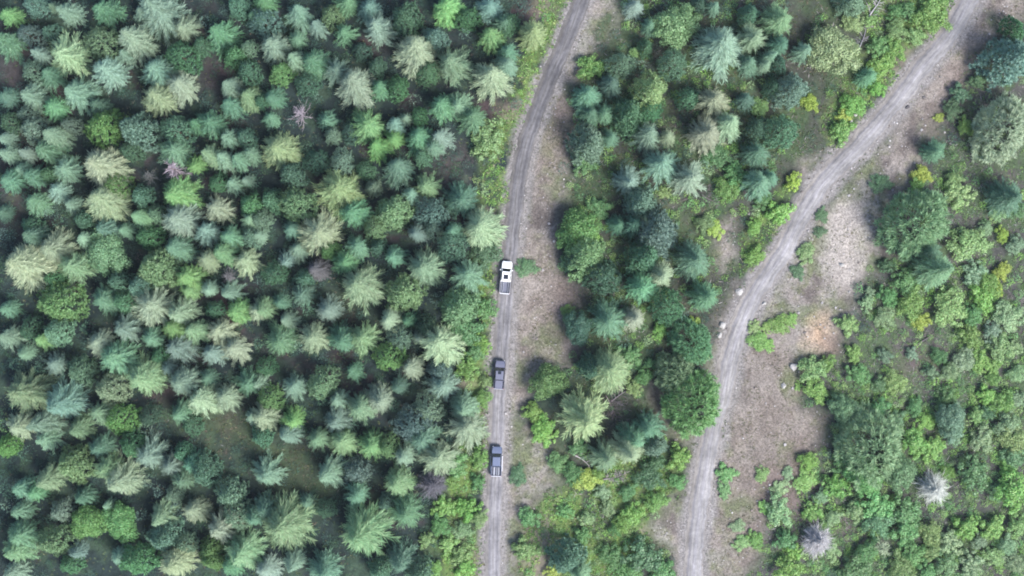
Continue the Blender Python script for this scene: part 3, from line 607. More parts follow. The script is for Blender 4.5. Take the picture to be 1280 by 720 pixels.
# weeds and ferns on the verges, on the strip between the roads and over the heath
x, y, h, z, onroad, r = cover(190000, 1)
q1 = fbm(x, y, 3.2, 4); q2 = fbm(x + 200, y + 33, 7, 3); q3 = fbm(x - 20, y + 120, 1.6, 3)
free = 1 - np.clip(z['gravel'], 0, 1)
forest = np.clip(1 - z['mid'] - z['heath'] - z['green'] - z['clear'], 0, 1)
dens = free * (np.clip(z['green'], 0, 1) * np.clip((q1 - .34) * 6, 0, 1) + z['mid'] * np.clip((q1 - .36) * 5, .08, 1) * .8 + z['heath'] * np.clip((q1 - .28) * 5, .2, 1) + z['clear'] * .5 + forest * .10)
dens += z['gravel'] * np.clip((q3 - .50) * 5, 0, 1) * np.clip((q2 - .40) * 6, .06, 1) * .6 + z['gravel'] * z['earthy'] * np.clip((q3 - .42) * 5, .08, 1) * 1.0 + z['gravel'] * np.clip((fbm(x, y, 6, 4) - .50) * 6, 0, 1) * .5
ok = (r.random(len(x)) < dens) & ~onroad
x, y, h, q1, q2 = x[ok], y[ok], h[ok], q1[ok], q2[ok]; z = {k: v[ok] for k, v in z.items()}
n = len(x)
c = pick(r, n, [(.075, .105, .045), (.060, .095, .055), (.095, .105, .055), (.110, .095, .070)], [3, 3, 2, 2])
g = (r.random(n) < np.clip(z['green'] * 1.2, 0, 1))
c[g] = pick(r, g.sum(), [(.150, .260, .070), (.110, .205, .060), (.200, .255, .090), (.085, .155, .058), (.165, .165, .100)], [4, 4, 2, 3, 1.5])
hh = (r.random(n) < z['heath']) & ~g
c[hh] = pick(r, hh.sum(), [(.115, .190, .075), (.150, .235, .085), (.110, .160, .105), (.155, .150, .135), (.085, .135, .068)], [3, 3, 3, 2.5, 2.])
gv = z['gravel'] > .5
c[gv] = pick(r, gv.sum(), [(.105, .110, .060), (.150, .135, .085), (.075, .090, .055)], [3, 2, 2])
c *= (.75 + .5 * fbm(x, y, 2.0, 3))[:, None] * np.where(q2 > .5, 1.1, .9)[:, None]
ln = r.uniform(.16, .40, n) * np.where(g, 1.25, 1.0) * np.where(gv, .7, 1.0)
Q, cc = tufts(x, y, h - .03, c * 1.1, r, 8, ln * .85, .21, up=.5)
tag(link('roadside_weeds', quads_mesh('roadside_weeds', Q, cc), M_STUFF), 'low weeds and ferns covering the verges and the heath', 'weeds', kind='stuff')

# undergrowth in the gaps of the plantation and among the bushes
x, y, h, z, onroad, r = cover(17000, 2)
forest = np.clip(1 - z['mid'] - z['heath'] - z['green'] - z['clear'] * 1.0, 0, 1)
q1 = fbm(x + 9, y, 4.5, 3)
dens = (forest * np.clip(.34 + (q1 - .45) * 1.4, 0.10, .55) + z['mid'] * .16 * np.clip((q1 - .34) * 6, .1, 1) + z['heath'] * .38 * np.clip((q1 - .38) * 6, .05, 1) + z['thick'] * .58 + z['clear'] * .06 + z['green'] * .16) * (1 - z['gravel']) ** 2
ok = (r.random(len(x)) < dens) & (z['d1'] > HW1 + 1.6) & (z['d2'] > HW2 + 1.6)
for i in range(0, len(x), 500):
    sl = slice(i, i + 500)
    dd = np.hypot(x[sl, None] - TX, y[sl, None] - TY) / TR
    ok[sl] &= dd.min(1) > .55
x, y, h, forest, heath = x[ok], y[ok], h[ok], forest[ok], np.clip(z['heath'] + .65 * z['mid'] + z['green'], 0, 1)[ok]
n = len(x)
c = pick(r, n, [(.045, .095, .070), (.055, .120, .090), (.070, .125, .105), (.055, .120, .060), (.070, .058, .062)], [4, 4, 2, 3, .4])
hm = r.random(n) < heath
c[hm] = pick(r, hm.sum(), [PAL['G'], PAL['L'], PAL['C'], PAL['D'], PAL['Y'], PAL['T']], [4, 5, 1.2, .8, 4, .6])
c[hm] *= np.array((1.16, 1.08, .78))
rr = r.uniform(.45, 1.15, n) * np.where(hm, .8, 1.0)
tall = np.where(~hm, r.uniform(.5, 1.2, n), r.uniform(.7, 1.3, n)) * rr
for sx, sy, sr, f, col in SMALL:
    wx, wy, _ = W(sx, sy, 2.5)
    x = np.append(x, wx); y = np.append(y, wy); h = np.append(h, gz_at(wx, wy)); c = np.vstack([c, PAL[col]]); rr = np.append(rr, sr * MPP); tall = np.append(tall, sr * MPP * (2.6 if f == 'r' else 1.0) + .4)
n = len(x); hm2 = np.zeros(n, bool); hm2[:len(hm)] = hm
k = 110
U = r.random((n, k)); AZ = r.uniform(0, 6.2832, (n, k))
rad_ = rr[:, None] * np.sqrt(U) * r.uniform(.75, 1.05, (n, k)) * (1 + .2 * np.sin(3 * AZ + r.uniform(0, 6.28, (n, 1))))
zz = tall[:, None] * np.clip(1 - U ** .9, 0, 1) * r.uniform(.85, 1.05, (n, k))
P = np.stack([x[:, None] + rad_ * np.cos(AZ), y[:, None] + rad_ * np.sin(AZ), h[:, None] + zz], -1).reshape(-1, 3)
D = norm(np.stack([np.cos(AZ), np.sin(AZ), r.uniform(-.2, .8, (n, k))], -1).reshape(-1, 3) + r.normal(0, .45, (n * k, 3)))
L = np.repeat(rr, k) * r.uniform(.16, .34, n * k)
NO = np.stack([np.cos(AZ) * np.sqrt(U), np.sin(AZ) * np.sqrt(U), .9 + 0 * AZ], -1).reshape(-1, 3)
Q = blades(P, D * L[:, None], norm(r.normal(0, .35, (n * k, 3)) + NO), L * np.repeat(np.where(hm2, .24, .13), k))
cc = np.repeat(c * r.uniform(.8, 1.2, (n, 1)) * np.where(hm2, 1.38, 1.0)[:, None], k, 0)
tag(link('undergrowth', quads_mesh('undergrowth', Q, cc), M_STUFF), 'low dark undergrowth and saplings filling the gaps between the trees', 'undergrowth', kind='stuff')

# dry twigs lying about
x, y, h, z, onroad, r = cover(50000, 3)
q1 = fbm(x - 70, y + 9, 4, 3)
dens = (z['heath'] * .8 + z['mid'] * .7 + z['clear'] * .15 + z['green'] * .15) * np.clip((q1 - .42) * 6, .05, 1) * (1 - z['gravel'] * .75)
ok = (r.random(len(x)) < dens) & ~onroad
x, y, h = x[ok], y[ok], h[ok]; n = len(x)
az = r.uniform(0, 6.28, n); L = r.uniform(.25, 1.1, n)
D = np.stack([np.cos(az), np.sin(az), r.uniform(-.05, .35, n)], 1)
Q = blades(np.stack([x, y, h + .02], 1), D * L[:, None], norm(r.normal(0, .3, (n, 3)) + np.array((0, 0, 1.))), r.uniform(.018, .05, n))
c = pick(r, n, [(.27, .245, .255), (.17, .145, .15), (.36, .33, .33), (.11, .095, .095)], [3, 4, 1, 3])
tag(link('fallen_twigs', quads_mesh('fallen_twigs', Q, c), M_STUFF), 'dry grey twigs lying over the heath and between the roads', 'twigs', kind='stuff')

# loose stones on the gravel
x, y, h, z, onroad, r = cover(30000, 4)
ed = np.exp(-((z['d1'] - HW1 - .2) / .5) ** 2) * .5 + np.exp(-((z['d2'] - HW2 - .2) / .6) ** 2) * .7
q1 = fbm(x, y + 400, 5, 3)
dens = z['gravel'] * np.clip((q1 - .35) * 4, .1, 1) * .6 + ed * .5
ok = (r.random(len(x)) < dens) & (z['d1'] > HW1 - .1) & (z['d2'] > HW2 - .1)
x, y, h = x[ok], y[ok], h[ok]; n = len(x)
s = r.gamma(2.2, .032, n) + .03
b8 = np.array([[-1, -1, 0], [1, -1, 0], [1, 1, 0], [-1, 1, 0], [-.7, -.7, 1], [.7, -.7, 1], [.7, .7, 1], [-.7, .7, 1]], float)
V = b8[None] * r.uniform(.6, 1.2, (n, 8, 3)) * s[:, None, None] * np.array((1, 1, .8))
az = r.uniform(0, 6.28, n); ca, sa = np.cos(az)[:, None], np.sin(az)[:, None]
V = np.stack([V[..., 0] * ca - V[..., 1] * sa, V[..., 0] * sa + V[..., 1] * ca, V[..., 2]], -1) + np.stack([x, y, h - .01], 1)[:, None]
Q = V[:, [[4, 5, 6, 7], [0, 1, 5, 4], [1, 2, 6, 5], [2, 3, 7, 6], [3, 0, 4, 7]]].reshape(-1, 4, 3)
c = np.repeat(pick(r, n, [(.22, .205, .205), (.30, .28, .28), (.14, .125, .12), (.17, .145, .135), (.38, .36, .36)], [4, 2.5, 3, 2, .7]), 5, 0)
M_STONE = foliage_mat('loose_stone', source='tint', trans=0, rough=.9, spec=.15, jitter=.15)
tag(link('gravel_stones', quads_mesh('gravel_stones', Q, c), M_STONE), 'loose pale stones scattered over the gravel verges', 'stones', kind='stuff')
# ---------------------------------------------------------------- mesh helpers for hard things
def bm_mesh(name, bm, bevel=0.0, smooth=False):
    if bevel:
        bmesh.ops.bevel(bm, geom=list(bm.edges), offset=bevel, segments=2, profile=.6, affect='EDGES', clamp_overlap=True)
    bmesh.ops.recalc_face_normals(bm, faces=bm.faces)
    m = bpy.data.meshes.new(name); bm.to_mesh(m); bm.free()
    if smooth:
        for p in m.polygons: p.use_smooth = True
    return m
def loft(sections, cap=True):
    bm = bmesh.new(); R = [[bm.verts.new(v) for v in s] for s in sections]; n = len(R[0])
    for a_, b_ in zip(R[:-1], R[1:]):
        for k in range(n): bm.faces.new((a_[k], a_[(k + 1) % n], b_[(k + 1) % n], b_[k]))
    if cap: bm.faces.new(R[0][::-1]); bm.faces.new(R[-1])
    return bm
def box(bm, x0, x1, y0, y1, z0, z1):
    v = [bm.verts.new(p) for p in ((x0, y0, z0), (x1, y0, z0), (x1, y1, z0), (x0, y1, z0), (x0, y0, z1), (x1, y0, z1), (x1, y1, z1), (x0, y1, z1))]
    for f in ((3, 2, 1, 0), (4, 5, 6, 7), (0, 1, 5, 4), (1, 2, 6, 5), (2, 3, 7, 6), (3, 0, 4, 7)): bm.faces.new([v[i] for i in f])
def bx(*a, bevel=.02):
    bm = bmesh.new(); box(bm, *a); return bm_mesh('m', bm, bevel)
def panel(pts, thick, nrm):
    """thin slab standing proud of a surface"""
    n = Vector(nrm).normalized() * thick
    return bm_mesh('m', loft([[Vector(p) for p in pts], [Vector(p) + n for p in pts]]))
def lathe(prof, seg=20):
    """profile (radius, x) round the x axis"""
    return [[(x, r * math.cos(6.2832 * k / seg), r * math.sin(6.2832 * k / seg)) for k in range(seg)] for r, x in prof]

M_GLASS = simple('dark_glass', (.012, .014, .02), .08, spec=.6)
M_RUBBER = simple('tyre_rubber', (.018, .018, .018), .85, spec=.2)
M_RIM = simple('alloy', (.45, .45, .47), .35, metal=.8)
M_BLACK = simple('black_trim', (.02, .02, .024), .6)
M_LAMP = simple('lamp_lens', (.75, .76, .78), .15)
M_RED = simple('tail_lens', (.35, .02, .02), .25)
M_SILVER = simple('silver_rail', (.26, .27, .31), .5, metal=.2)
M_CAP = simple('grey_bed_cap', (.16, .16, .18), .5)
M_LINER = simple('bed_liner', (.09, .095, .13), .75)

def pickup(loc, rz, label, paint, L, roofm=None, sunroof=None, bed='open', gate=None, step=None, hoodm=None):
    r = empty('pickup_truck', loc, rz)
    tag(r, label, 'pickup truck', 'pickup trucks driving in convoy')
    F, Bk = L / 2, -L / 2
    yc = F - 1.28                       # foot of the windscreen
    yb = yc - 2.12                      # back of the cab
    hw = .90
    def sec(y, w_, z0, z1, rd=.10):
        return [(-w_ + .04, y, z0), (w_ - .04, y, z0), (w_, y, z0 + .12), (w_, y, z1 - rd * 1.6), (w_ - rd * .5, y, z1 - rd * .4), (w_ - rd * 1.7, y, z1), (0, y, z1 + .03), (-w_ + rd * 1.7, y, z1), (-w_ + rd * .5, y, z1 - rd * .4), (-w_, y, z1 - rd * 1.6), (-w_, y, z0 + .12)]
    S_ = [sec(F - .02, .70, .52, .90), sec(F - .10, .80, .45, .98), sec(F - .30, .87, .42, 1.03), sec(F - .7, hw, .40, 1.07), sec(yc, hw, .40, 1.12), sec((yc + yb) / 2, hw, .38, 1.12), sec(yb, hw, .40, 1.12)]
    body = link('body', bm_mesh('truck_body', loft(S_), 0, True), paint, r)
    link('hood', bm_mesh('truck_hood', loft([[(-.68, F - .16, 1.015), (.68, F - .16, 1.015), (.64, F - .16, 1.03), (-.64, F - .16, 1.03)], [(-.80, F - .7, 1.10), (.80, F - .7, 1.10), (.76, F - .7, 1.135), (-.76, F - .7, 1.135)], [(-.82, yc + .06, 1.14), (.82, yc + .06, 1.14), (.78, yc + .06, 1.175), (-.78, yc + .06, 1.175)]]), .006), hoodm or paint, r)
    # greenhouse: lower ring at the waist, upper ring at the roof
    b4 = [(-.84, yc + .05, 1.12), (.84, yc + .05, 1.12), (.84, yb + .02, 1.12), (-.84, yb + .02, 1.12)]
    t4 = [(-.66, yc - .52, 1.70), (.66, yc - .52, 1.70), (.66, yb + .12, 1.70), (-.66, yb + .12, 1.70)]
    link('cab', bm_mesh('truck_cab', loft([b4, t4]), .02), paint, r)
    rs = [[(x * .97, y, z) for x, y, z in t4], [(x * 1.02, y + (.02 if i < 2 else -.02), 1.74) for i, (x, y, z) in enumerate(t4)], [(x * .90, y + (-.05 if i < 2 else .05), 1.79) for i, (x, y, z) in enumerate(t4)]]
    roof = link('roof', bm_mesh('truck_roof', loft(rs), .02), roofm or paint, r)
    def lerp(a_, b_, t): return tuple(a_[i] + (b_[i] - a_[i]) * t for i in range(3))
    def glass(name, q, nrm): return link(name, panel(q, .012, nrm), M_GLASS, r)
    def quad(i, j, s0, s1, u0=.08, u1=.92):
        lo = lambda s: lerp(b4[i], b4[j], s); hi = lambda s: lerp(t4[i], t4[j], s)
        return [lerp(lo(s0), hi(s0), u0), lerp(lo(s1), hi(s1), u0), lerp(lo(s1), hi(s1), u1), lerp(lo(s0), hi(s0), u1)]
    glass('windshield', quad(0, 1, .05, .95, .03, .95), (0, .58, .57))
    glass('rear_window', quad(2, 3, .08, .92, .15, .88), (0, -1, .17))
    for s0, s1 in ((.10, .47), (.53, .92)):
        glass('side_window', quad(1, 2, s0, s1), (1, 0, .31)); glass('side_window', quad(0, 3, s0, s1), (-1, 0, .31))
    if sunroof:
        y0, y1, xx = sunroof
        link('sunroof', bx(-xx, xx, y0, y1, 1.785, 1.80, bevel=.004), M_GLASS, r)
    # load bed: floor, two sides, front wall
    bm = bmesh.new(); yt = Bk + .14
    box(bm, -.86, .86, yt, yb - .03, .50, .72)
    box(bm, -hw, -.80, yt, yb - .03, .722, 1.12); box(bm, .80, hw, yt, yb - .03, .722, 1.12)
    box(bm, -.798, .798, yb - .11, yb - .032, .722, 1.12)
    bedo = link('cargo_bed', bm_mesh('truck_bed', bm, .012), paint, r)
    link('bed_liner', bx(-.79, .79, yt + .01, yb - .12, .724, .745, bevel=.004), M_LINER, bedo)
    link('tailgate', bx(-.80, .80, Bk + .06, Bk + .13, .66, 1.13, bevel=.015), gate or paint, r)
    if bed == 'open':
        for x in (-.62, -.34, .54): link('bed_rail', bx(x - .035, x + .035, yt + .06, yb - .15, .76, 1.0, bevel=.01), M_SILVER, bedo)
        for x in (-.85, .85): link('bed_cap', bx(x - .06, x + .06, yt + .05, yb - .1, 1.123, 1.16, bevel=.008), M_CAP, bedo)
    if bed == 'cover':
        link('bed_cover', bm_mesh('truck_cover', loft([[(-.66, yt, 1.123), (.66, yt, 1.123), (.66, yb - .04, 1.123), (-.66, yb - .04, 1.123)], [(-.60, yt + .05, 1.19), (.60, yt + .05, 1.19), (.60, yb - .06, 1.22), (-.60, yb - .06, 1.22)]]), .012), roofm or paint, r)
    if bed == 'load':
        for x, w_ in ((-.34, .11), (.12, .05), (.44, .07)): link('load_rack', bx(x - w_, x + w_, yt + .08, yb - .2, .75, 1.02, bevel=.015), M_SILVER, bedo)
    if step:
        for s in (-1, 1):
            link('side_step', bx(*sorted((s * .93, s * 1.05)), yb - .9, yc - .1, .42, .48, bevel=.012), step, r)
    for s in (-1, 1):
        hl = panel([(s * .50, F - .055, .78), (s * .77, F - .10, .78), (s * .77, F - .10, .92), (s * .50, F - .055, .92)], .035, (s * .2, 1, 0)); link('headlight', hl, M_LAMP, r)
        link('tail_light', bx(*sorted((s * .82, s * .90)), Bk + .06, Bk + .135, .76, 1.08, bevel=.01), M_RED, r)
        mi = link('mirror', bx(*sorted((s * .92, s * 1.10)), yc - .32, yc - .16, 1.12, 1.32, bevel=.03), M_BLACK if roofm else paint, r)
        link('door_handle', bx(*sorted((s * .905, s * .925)), yc - 1.05, yc - .87, .93, .97, bevel=.006), M_BLACK, r)
        for yw in (F - .92, Bk + 1.12):
            wh = empty('wheel'); wh.parent = r; wh.location = (s * .80, yw, .38)
            link('tyre', bm_mesh('truck_tyre', loft(lathe([(.24, -.12), (.34, -.125), (.375, -.09), (.38, 0), (.375, .09), (.34, .125), (.24, .12)])), 0, True), M_RUBBER, wh)
            link('rim', bm_mesh('truck_rim', loft(lathe([(.235, s * .06), (.225, s * .118), (.08, s * .10), (.05, s * .13)])), 0, False), M_RIM, wh)
    link('grille', bx(-.48, .48, F - .03, F + .015, .68, .90, bevel=.01), M_BLACK, r)
    link('front_bumper', bm_mesh('truck_bumper', loft([[(-.86, F - .22, z), (-.62, F + .03, z), (.62, F + .03, z), (.86, F - .22, z), (.80, F - .26, z), (-.80, F - .26, z)] for z in (.42, .62)]), .015), M_BLACK if paint is not P_WHITE else paint, r)
    link('rear_bumper', bx(-.84, .84, Bk - .06, Bk + .055, .46, .62, bevel=.02), M_SILVER, r)
    link('chassis', bx(-.55, .55, Bk + .2, F - .3, .28, .44, bevel=.02), M_BLACK, r)
    return r
P_WHITE = simple('white_paint', (.74, .74, .76), .25, coat=.5)
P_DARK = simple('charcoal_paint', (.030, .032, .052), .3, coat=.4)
P_DARKTOP = simple('upper_grey_paint', (.085, .088, .130), .45, coat=.2)  # paler than the body, for hood, roof, bed cover and tailgate
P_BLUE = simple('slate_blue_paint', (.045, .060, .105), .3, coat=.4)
P_BLUETOP = simple('upper_blue_paint', (.080, .098, .160), .4, coat=.3)  # paler than the body, for hood and roof
P_GATE = simple('pale_grey_paint', (.42, .42, .46), .4)
def on_road(px, py, line, zoff=.045):
    x, y, _ = W(px, py); d = np.hypot(line[:, 0] - x, line[:, 1] - y); i = int(np.argmin(d)); i = min(max(i, 1), len(line) - 2)
    t = line[i - 1] - line[i + 1]                                  # towards the picture's top
    return (x, y, zoff), math.atan2(-t[0], t[1])
l_, a_ = on_road(632.3, 347, R1); pickup(l_, a_, 'white pickup truck with a dark sunroof and open bed, first of three', P_WHITE, 5.6, sunroof=(-.30, .52, .42), bed='open', gate=P_WHITE)
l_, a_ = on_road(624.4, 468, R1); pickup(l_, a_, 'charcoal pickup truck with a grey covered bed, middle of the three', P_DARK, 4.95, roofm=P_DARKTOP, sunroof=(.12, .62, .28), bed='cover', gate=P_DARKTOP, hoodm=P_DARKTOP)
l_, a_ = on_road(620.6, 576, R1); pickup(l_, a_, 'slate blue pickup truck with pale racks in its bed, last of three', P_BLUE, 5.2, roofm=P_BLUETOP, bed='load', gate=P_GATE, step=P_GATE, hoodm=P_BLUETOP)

# ---------------------------------------------------------------- boulders and fallen trees
M_ROCK = foliage_mat('boulder_stone', source='object', trans=0, rough=.9, spec=.2, jitter=.0)
def boulder(px, py, s, label, c=(.27, .26, .255)):
    r = random.Random(int(px * 7 + py)); bm = bmesh.new(); bmesh.ops.create_icosphere(bm, subdivisions=2, radius=1)
    ph = [r.uniform(0, 6.28) for _ in range(6)]; ax = (r.uniform(.7, 1.3), r.uniform(.7, 1.2), r.uniform(.5, .8))
    for v in bm.verts:
        p = v.co.copy(); k = 1 + .16 * math.sin(3 * p.x + ph[0]) + .14 * math.sin(4 * p.y + ph[1]) + .12 * math.sin(5 * p.z + ph[2]) + r.uniform(-.07, .07)
        v.co = Vector((p.x * ax[0], p.y * ax[1], p.z * ax[2])) * k * s * .9
    x, y, _ = W(px, py)
    o = link('boulder', bm_mesh('boulder', bm), M_ROCK); o.location = (x, y, gz_at(x, y) + s * .18); o.rotation_euler[2] = r.uniform(0, 6.28); o.color = (*c, 1)
    tag(o, label, 'boulder', 'boulders beside the roads')
for b_ in [
    (924, 365, .62, 'white boulder at the inner edge of the east road bend, uppermost there'),
    (903, 406, .60, 'pale boulder on the pinkish bank, upper of two together beside the east road'),
    (899, 419, .52, 'pale boulder on the pinkish bank, lower of two together beside the east road'),
    (938, 429, .50, 'pale boulder beside the east road opposite the pinkish bank'),
    (955, 379, .40, 'small pale stone on the outer edge of the east road bend'),
    (992, 459, .62, 'flat white slab on the grey gravel, larger of two slabs'),
    (979, 482, .45, 'flat white slab on the grey gravel, smaller of two slabs'),
    (1052, 331, .50, 'whitish boulder on the cream gravel patch'),
    (733, 650, .58, 'whitish boulder among weeds between the two roads'),
    (1069, 144, .42, 'white stone beside ferns above the east road', ),
    (1064, 152, .32, 'small white stone just below another beside the ferns'),
    (1010, 588, .35, 'small pale stone on the reddish gravel below the bend'),
]: boulder(*b_)
boulder(1134, 134, .34, 'dark stone lying alone on the edge of the upper east road', (.06, .055, .06))

M_DEADWOOD = foliage_mat('dead_wood', source='object', trans=0, rough=.9, spec=.15, jitter=.25)
def fallen(px, py, az, L, label, c=(.30, .27, .29), nb=12, thick=.13, seed=0):
    r = np.random.default_rng(seed + 300)
    x, y, _ = W(px, py); e = empty('fallen_tree', (x, y, gz_at(x, y)), rad(az)); tag(e, label, 'fallen tree', 'fallen trees between the roads and on the heath')
    secs = []
    for k in range(9):
        t = k / 8; rr = thick * (1 - .75 * t); cx = L * (t - .5); cy = .12 * math.sin(5 * t + seed) ; cz = .22 + .18 * math.sin(3 * t + seed)
        secs.append([(cx, cy + rr * math.cos(q * 6.2832 / 7), cz + rr * math.sin(q * 6.2832 / 7)) for q in range(7)])
    t_ = link('trunk', bm_mesh('fallen_trunk', loft(secs), 0, True), M_DEADWOOD, e)
    out = []
    for k in range(nb):
        u = r.uniform(.1, 1); b0 = np.array((L * (u - .5), 0, .28)); s = r.choice((-1, 1)); d = np.array((r.uniform(.2, .9), s * r.uniform(.5, 1.), r.uniform(-.05, .5))); l2 = L * r.uniform(.14, .38) * (1.15 - u * .5)
        for nv in ((0, 0, 1.), (0, 1., 0)): out.append(blades(b0[None], (d * l2)[None], np.array([nv]), np.array([.035])))
        for j in range(5):
            q = r.uniform(.3, .9); d2 = d + r.normal(0, .5, 3); out.append(blades((b0 + d * l2 * q)[None], (d2 * l2 * .45)[None], np.array([[0, 0, 1.]]), np.array([.02])))
    b_ = link('branches', quads_mesh('fallen_branches', np.concatenate(out)), M_DEADWOOD, e)
    t_.color = b_.color = (*c, 1)
fallen(1094, 9, 60, 4.2, 'pale grey fallen tree at the top edge beside the ferns', (.36, .33, .36), seed=1)
fallen(1079, 46, 72, 5.0, 'grey fallen log below the pale one, beside the rounded pale tree', (.24, .22, .25), seed=2)
fallen(870, 244, 20, 5.0, 'dark fallen tree under the sunlit spruces between the roads', (.10, .085, .09), nb=22, seed=3)
fallen(888, 250, -35, 3.6, 'shorter dark fallen tree crossing the end of another', (.13, .11, .12), nb=16, seed=4)
fallen(726, 574, -36, 3.8, 'pale fallen log beside the yellow bush near the west gravel', (.38, .35, .36), nb=7, seed=5)
fallen(778, 492, 35, 5.5, 'tangle of bare fallen branches above the gravel spur', (.15, .13, .14), nb=30, seed=6)
fallen(764, 508, -60, 4.4, 'brown fallen tree below the tangle of bare branches', (.13, .105, .11), nb=24, seed=7)
fallen(1160, 421, 38, 4.4, 'thin dark fallen tree on bare heath under the yellow bush', (.12, .10, .105), nb=14, seed=8)
fallen(768, 596, 12, 4.0, 'grey fallen brushwood below the long sunlit spruce', (.22, .19, .20), nb=26, seed=9)

# ---------------------------------------------------------------- which tree is which
COLOUR = {'P': 'pale cream', 'C': 'grey-green', 'G': 'green', 'T': 'teal', 'B': 'blue-grey', 'L': 'lime green', 'D': 'dark green', 'M': 'mauve', 'Y': 'yellow-green', 'V': 'bright yellow', 'S': 'silvery', 'Z': 'pale yellow', 'N': 'dusky mauve'}
FORM = {'s': 'star-shaped spruce', 'r': 'rounded fir', 'w': 'feathery larch', 'b': 'leafy bush', 't': 'broad tree', 'x': 'dead tree', 'g': 'bare bush'}
GROUP = {'s': 'star-shaped spruces of the forest', 'r': 'rounded firs of the forest', 'w': 'feathery larches', 'b': 'leafy bushes on open ground', 't': 'broad trees', 'x': 'dead trees', 'g': 'bare bushes'}
# things one finds at once: x, y, how the others refer to it, its own label (None: not a plant)
MARKS = [
    (632, 347, 'the white pickup', None), (624, 468, 'the charcoal pickup', None), (620, 576, 'the slate blue pickup', None),
    (290, 555, 'the brown forest clearing', None), (915, 380, 'the white roadside boulders', None), (1058, 310, 'the cream gravel patch', None),
    (376, 142, 'the upper lilac dead tree', 'lilac bare dead tree in a dark gap, upper of the two lilac ones'),
    (217, 211, 'the lower lilac dead tree', 'lilac bare dead tree above round lime firs, lower of two lilac ones'),
    (285, 345, 'the dark mauve dead tree', 'dark mauve dead tree alone in the middle of the dense forest'),
    (110, 652, 'the wide lime tree', 'wide smooth lime tree touching its darker twin in the lower forest'),
    (447, 667, 'the lone radial spruce', 'large lone radial spruce beside the brown clearing with open ground all round'),
    (20, 332, 'the huge pale edge spruce', 'huge pale grey-cream spruce at the outer edge of the forest'),
    (518, 60, 'the ragged top spruce', 'ragged pale star spruce near the top edge with long pointed branches'),
    (440, 104, 'the bright paired spruce', 'bright cream star spruce overlapping a greyer spruce in the upper forest'),
    (66, 377, 'the large yellow-lime fir', 'large yellow-lime rounded fir, brightest fir on the outer side of the forest'),
    (131, 315, 'the olive dome', 'large smooth olive dome tree standing in dark gaps'),
    (186, 382, 'the cream sunburst spruce', 'cream sunburst spruce with a dark gap below it in the middle forest'),
    (400, 290, 'the spiky cream spruce', 'spiky cream spruce with long bare-looking points in the middle forest'),
    (552, 429, 'the cream roadside spruce', 'broad cream spruce at the forest edge above the charcoal pickup'),
    (71, 511, 'the feathery grey spruce', 'feathery blue-grey spruce leaning over its neighbours in the lower forest'),
    (350, 177, 'the pale yellow spruce', 'pale yellow spruce below the upper lilac dead tree'),
    (125, 205, 'the upper twin star', 'large pale star spruce directly above another just like it'),
    (195, 11, 'the grey-cream top spruce', 'largest grey-green star spruce touching the top edge of the photo'),
    (845, 31, 'the pale top tree', 'big pale green broad tree at the top between the two roads'),
    (1042, 62, 'the pale rounded tree', 'pale rounded broad tree beside fallen logs at the top of the east road'),
    (722, 287, 'the lobed roadside tree', 'green lobed tree overhanging the west gravel verge'),
    (824, 290, 'the blue-grey dome', 'blue-grey domed fir in the middle of the strip between the roads'),
    (866, 507, 'the overhanging larch', 'large feathery green larch overhanging the edge of the east road'),
    (685, 479, 'the verge tree', 'bright green tree on the edge of the west gravel beside the pickups'),
    (765, 462, 'the long sunlit spruce', 'pale spruce with its shaded side added as a teal neighbour, between the roads'),
    (1150, 277, 'the big heath larch', 'big feathery green larch above the cream gravel patch on the heath'),
    (1260, 340, 'the small yellow bush', 'small bright yellow bush by the outer edge of the heath'),
    (1152, 401, 'the bright yellow bush', 'bright yellow bush under lime bushes on the open heath'),
    (1171, 612, 'the silvery bare bush', 'silvery bare bush standing among dense green bushes on the heath'),
    (1024, 679, 'the lower bare bush', 'silvery grey bare bush beside red soil near the bottom of the heath'),
    (1092, 561, 'the largest larch', 'largest feathery green larch, in the thicket of the lower heath'),
    (1260, 160, 'the big edge spruce', 'big grey-green spruce cut by the outer edge above the heath'),
    (539, 606, 'the twiggy roadside bush', 'mauve twiggy bare bush at the forest edge near the slate blue pickup'),
]
taken = {}
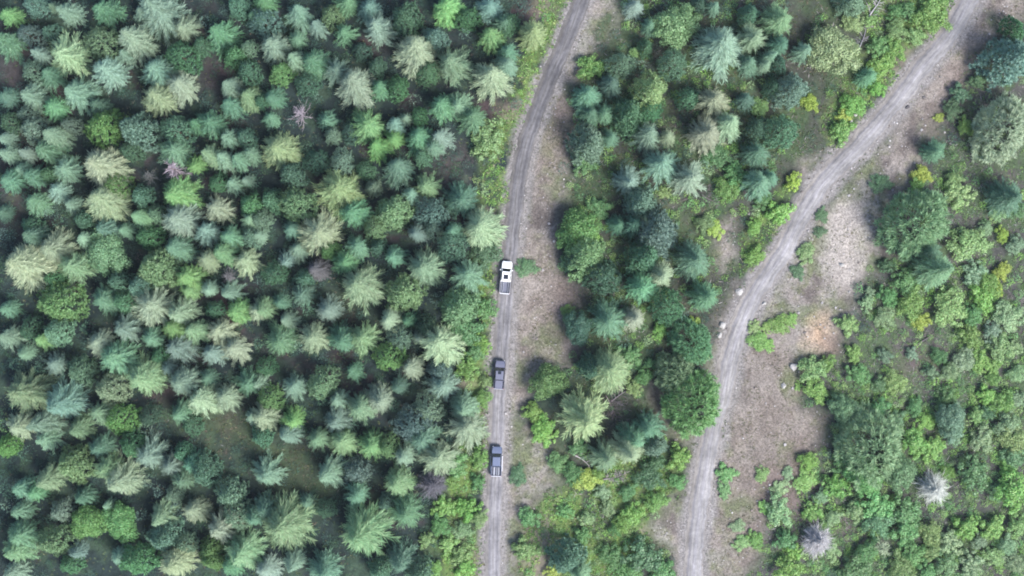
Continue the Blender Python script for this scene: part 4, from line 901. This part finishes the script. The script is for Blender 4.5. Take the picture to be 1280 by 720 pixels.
for i, (mx, my, ph, lab) in enumerate(MARKS):
    if lab is None: continue
    best = max((p for p in PLANTED if id(p) not in taken), key=lambda p: p[3] * .15 - math.hypot(p[1] - mx, p[2] - my))
    if math.hypot(best[1] - mx, best[2] - my) > 14: print('mark far', ph, best[1:6])
    taken[id(best)] = lab; MARKS[i] = (best[1], best[2], ph, lab)
CLOCK = ['twelve', 'one', 'two', 'three', 'four', 'five', 'six', 'seven', 'eight', 'nine', 'ten', 'eleven']
ORD = ['', 'second out', 'third out', 'fourth out', 'fifth out', 'sixth out', 'seventh out', 'eighth out']
same = {}
for p in PLANTED:
    root, px, py, rpx, f, c = p[:6]
    tag(root, None, CAT[f], GROUP[f])
    if id(p) in taken: root['label'] = taken[id(p)]; continue
    ds = sorted((math.hypot(px - m[0], py - m[1]), i) for i, m in enumerate(MARKS))
    d, i = ds[0]
    ang = math.degrees(math.atan2(px - MARKS[i][0], MARKS[i][1] - py)) % 360
    ck = CLOCK[int(round(ang / 30)) % 12]
    lim = (11, 17, 23) if f in 'srx' else (10, 16, 24)
    size = 'tiny' if rpx < lim[0] else 'small' if rpx < lim[1] else 'medium' if rpx < lim[2] else 'large'
    same.setdefault(f"{size} {COLOUR[c]} {FORM[f]} at {ck} o'clock from {MARKS[i][2]}", []).append((d, p))
for lab, ps in same.items():
    for k, (d, p) in enumerate(sorted(ps, key=lambda q: q[0])): p[0]['label'] = lab + (', ' + ORD[k] if k else '')

# ---------------------------------------------------------------- the thin haze between the drone and the trees
bm = bmesh.new(); box(bm, -1600, 1600, -1600, 1600, -3.0, CAMH + 12)
hz = link('haze', bm_mesh('haze', bm)); tag(hz, 'thin pale haze over the forest', 'haze', kind='stuff')
m = bpy.data.materials.new('haze'); m.use_nodes = True; n = m.node_tree.nodes; n.clear()
pv = n.new('ShaderNodeVolumePrincipled'); pv.inputs['Color'].default_value = (.80, .88, .95, 1); pv.inputs['Density'].default_value = HAZE; pv.inputs['Anisotropy'].default_value = .2
ou = n.new('ShaderNodeOutputMaterial'); m.node_tree.links.new(pv.outputs[0], ou.inputs['Volume']); hz.data.materials.append(m)
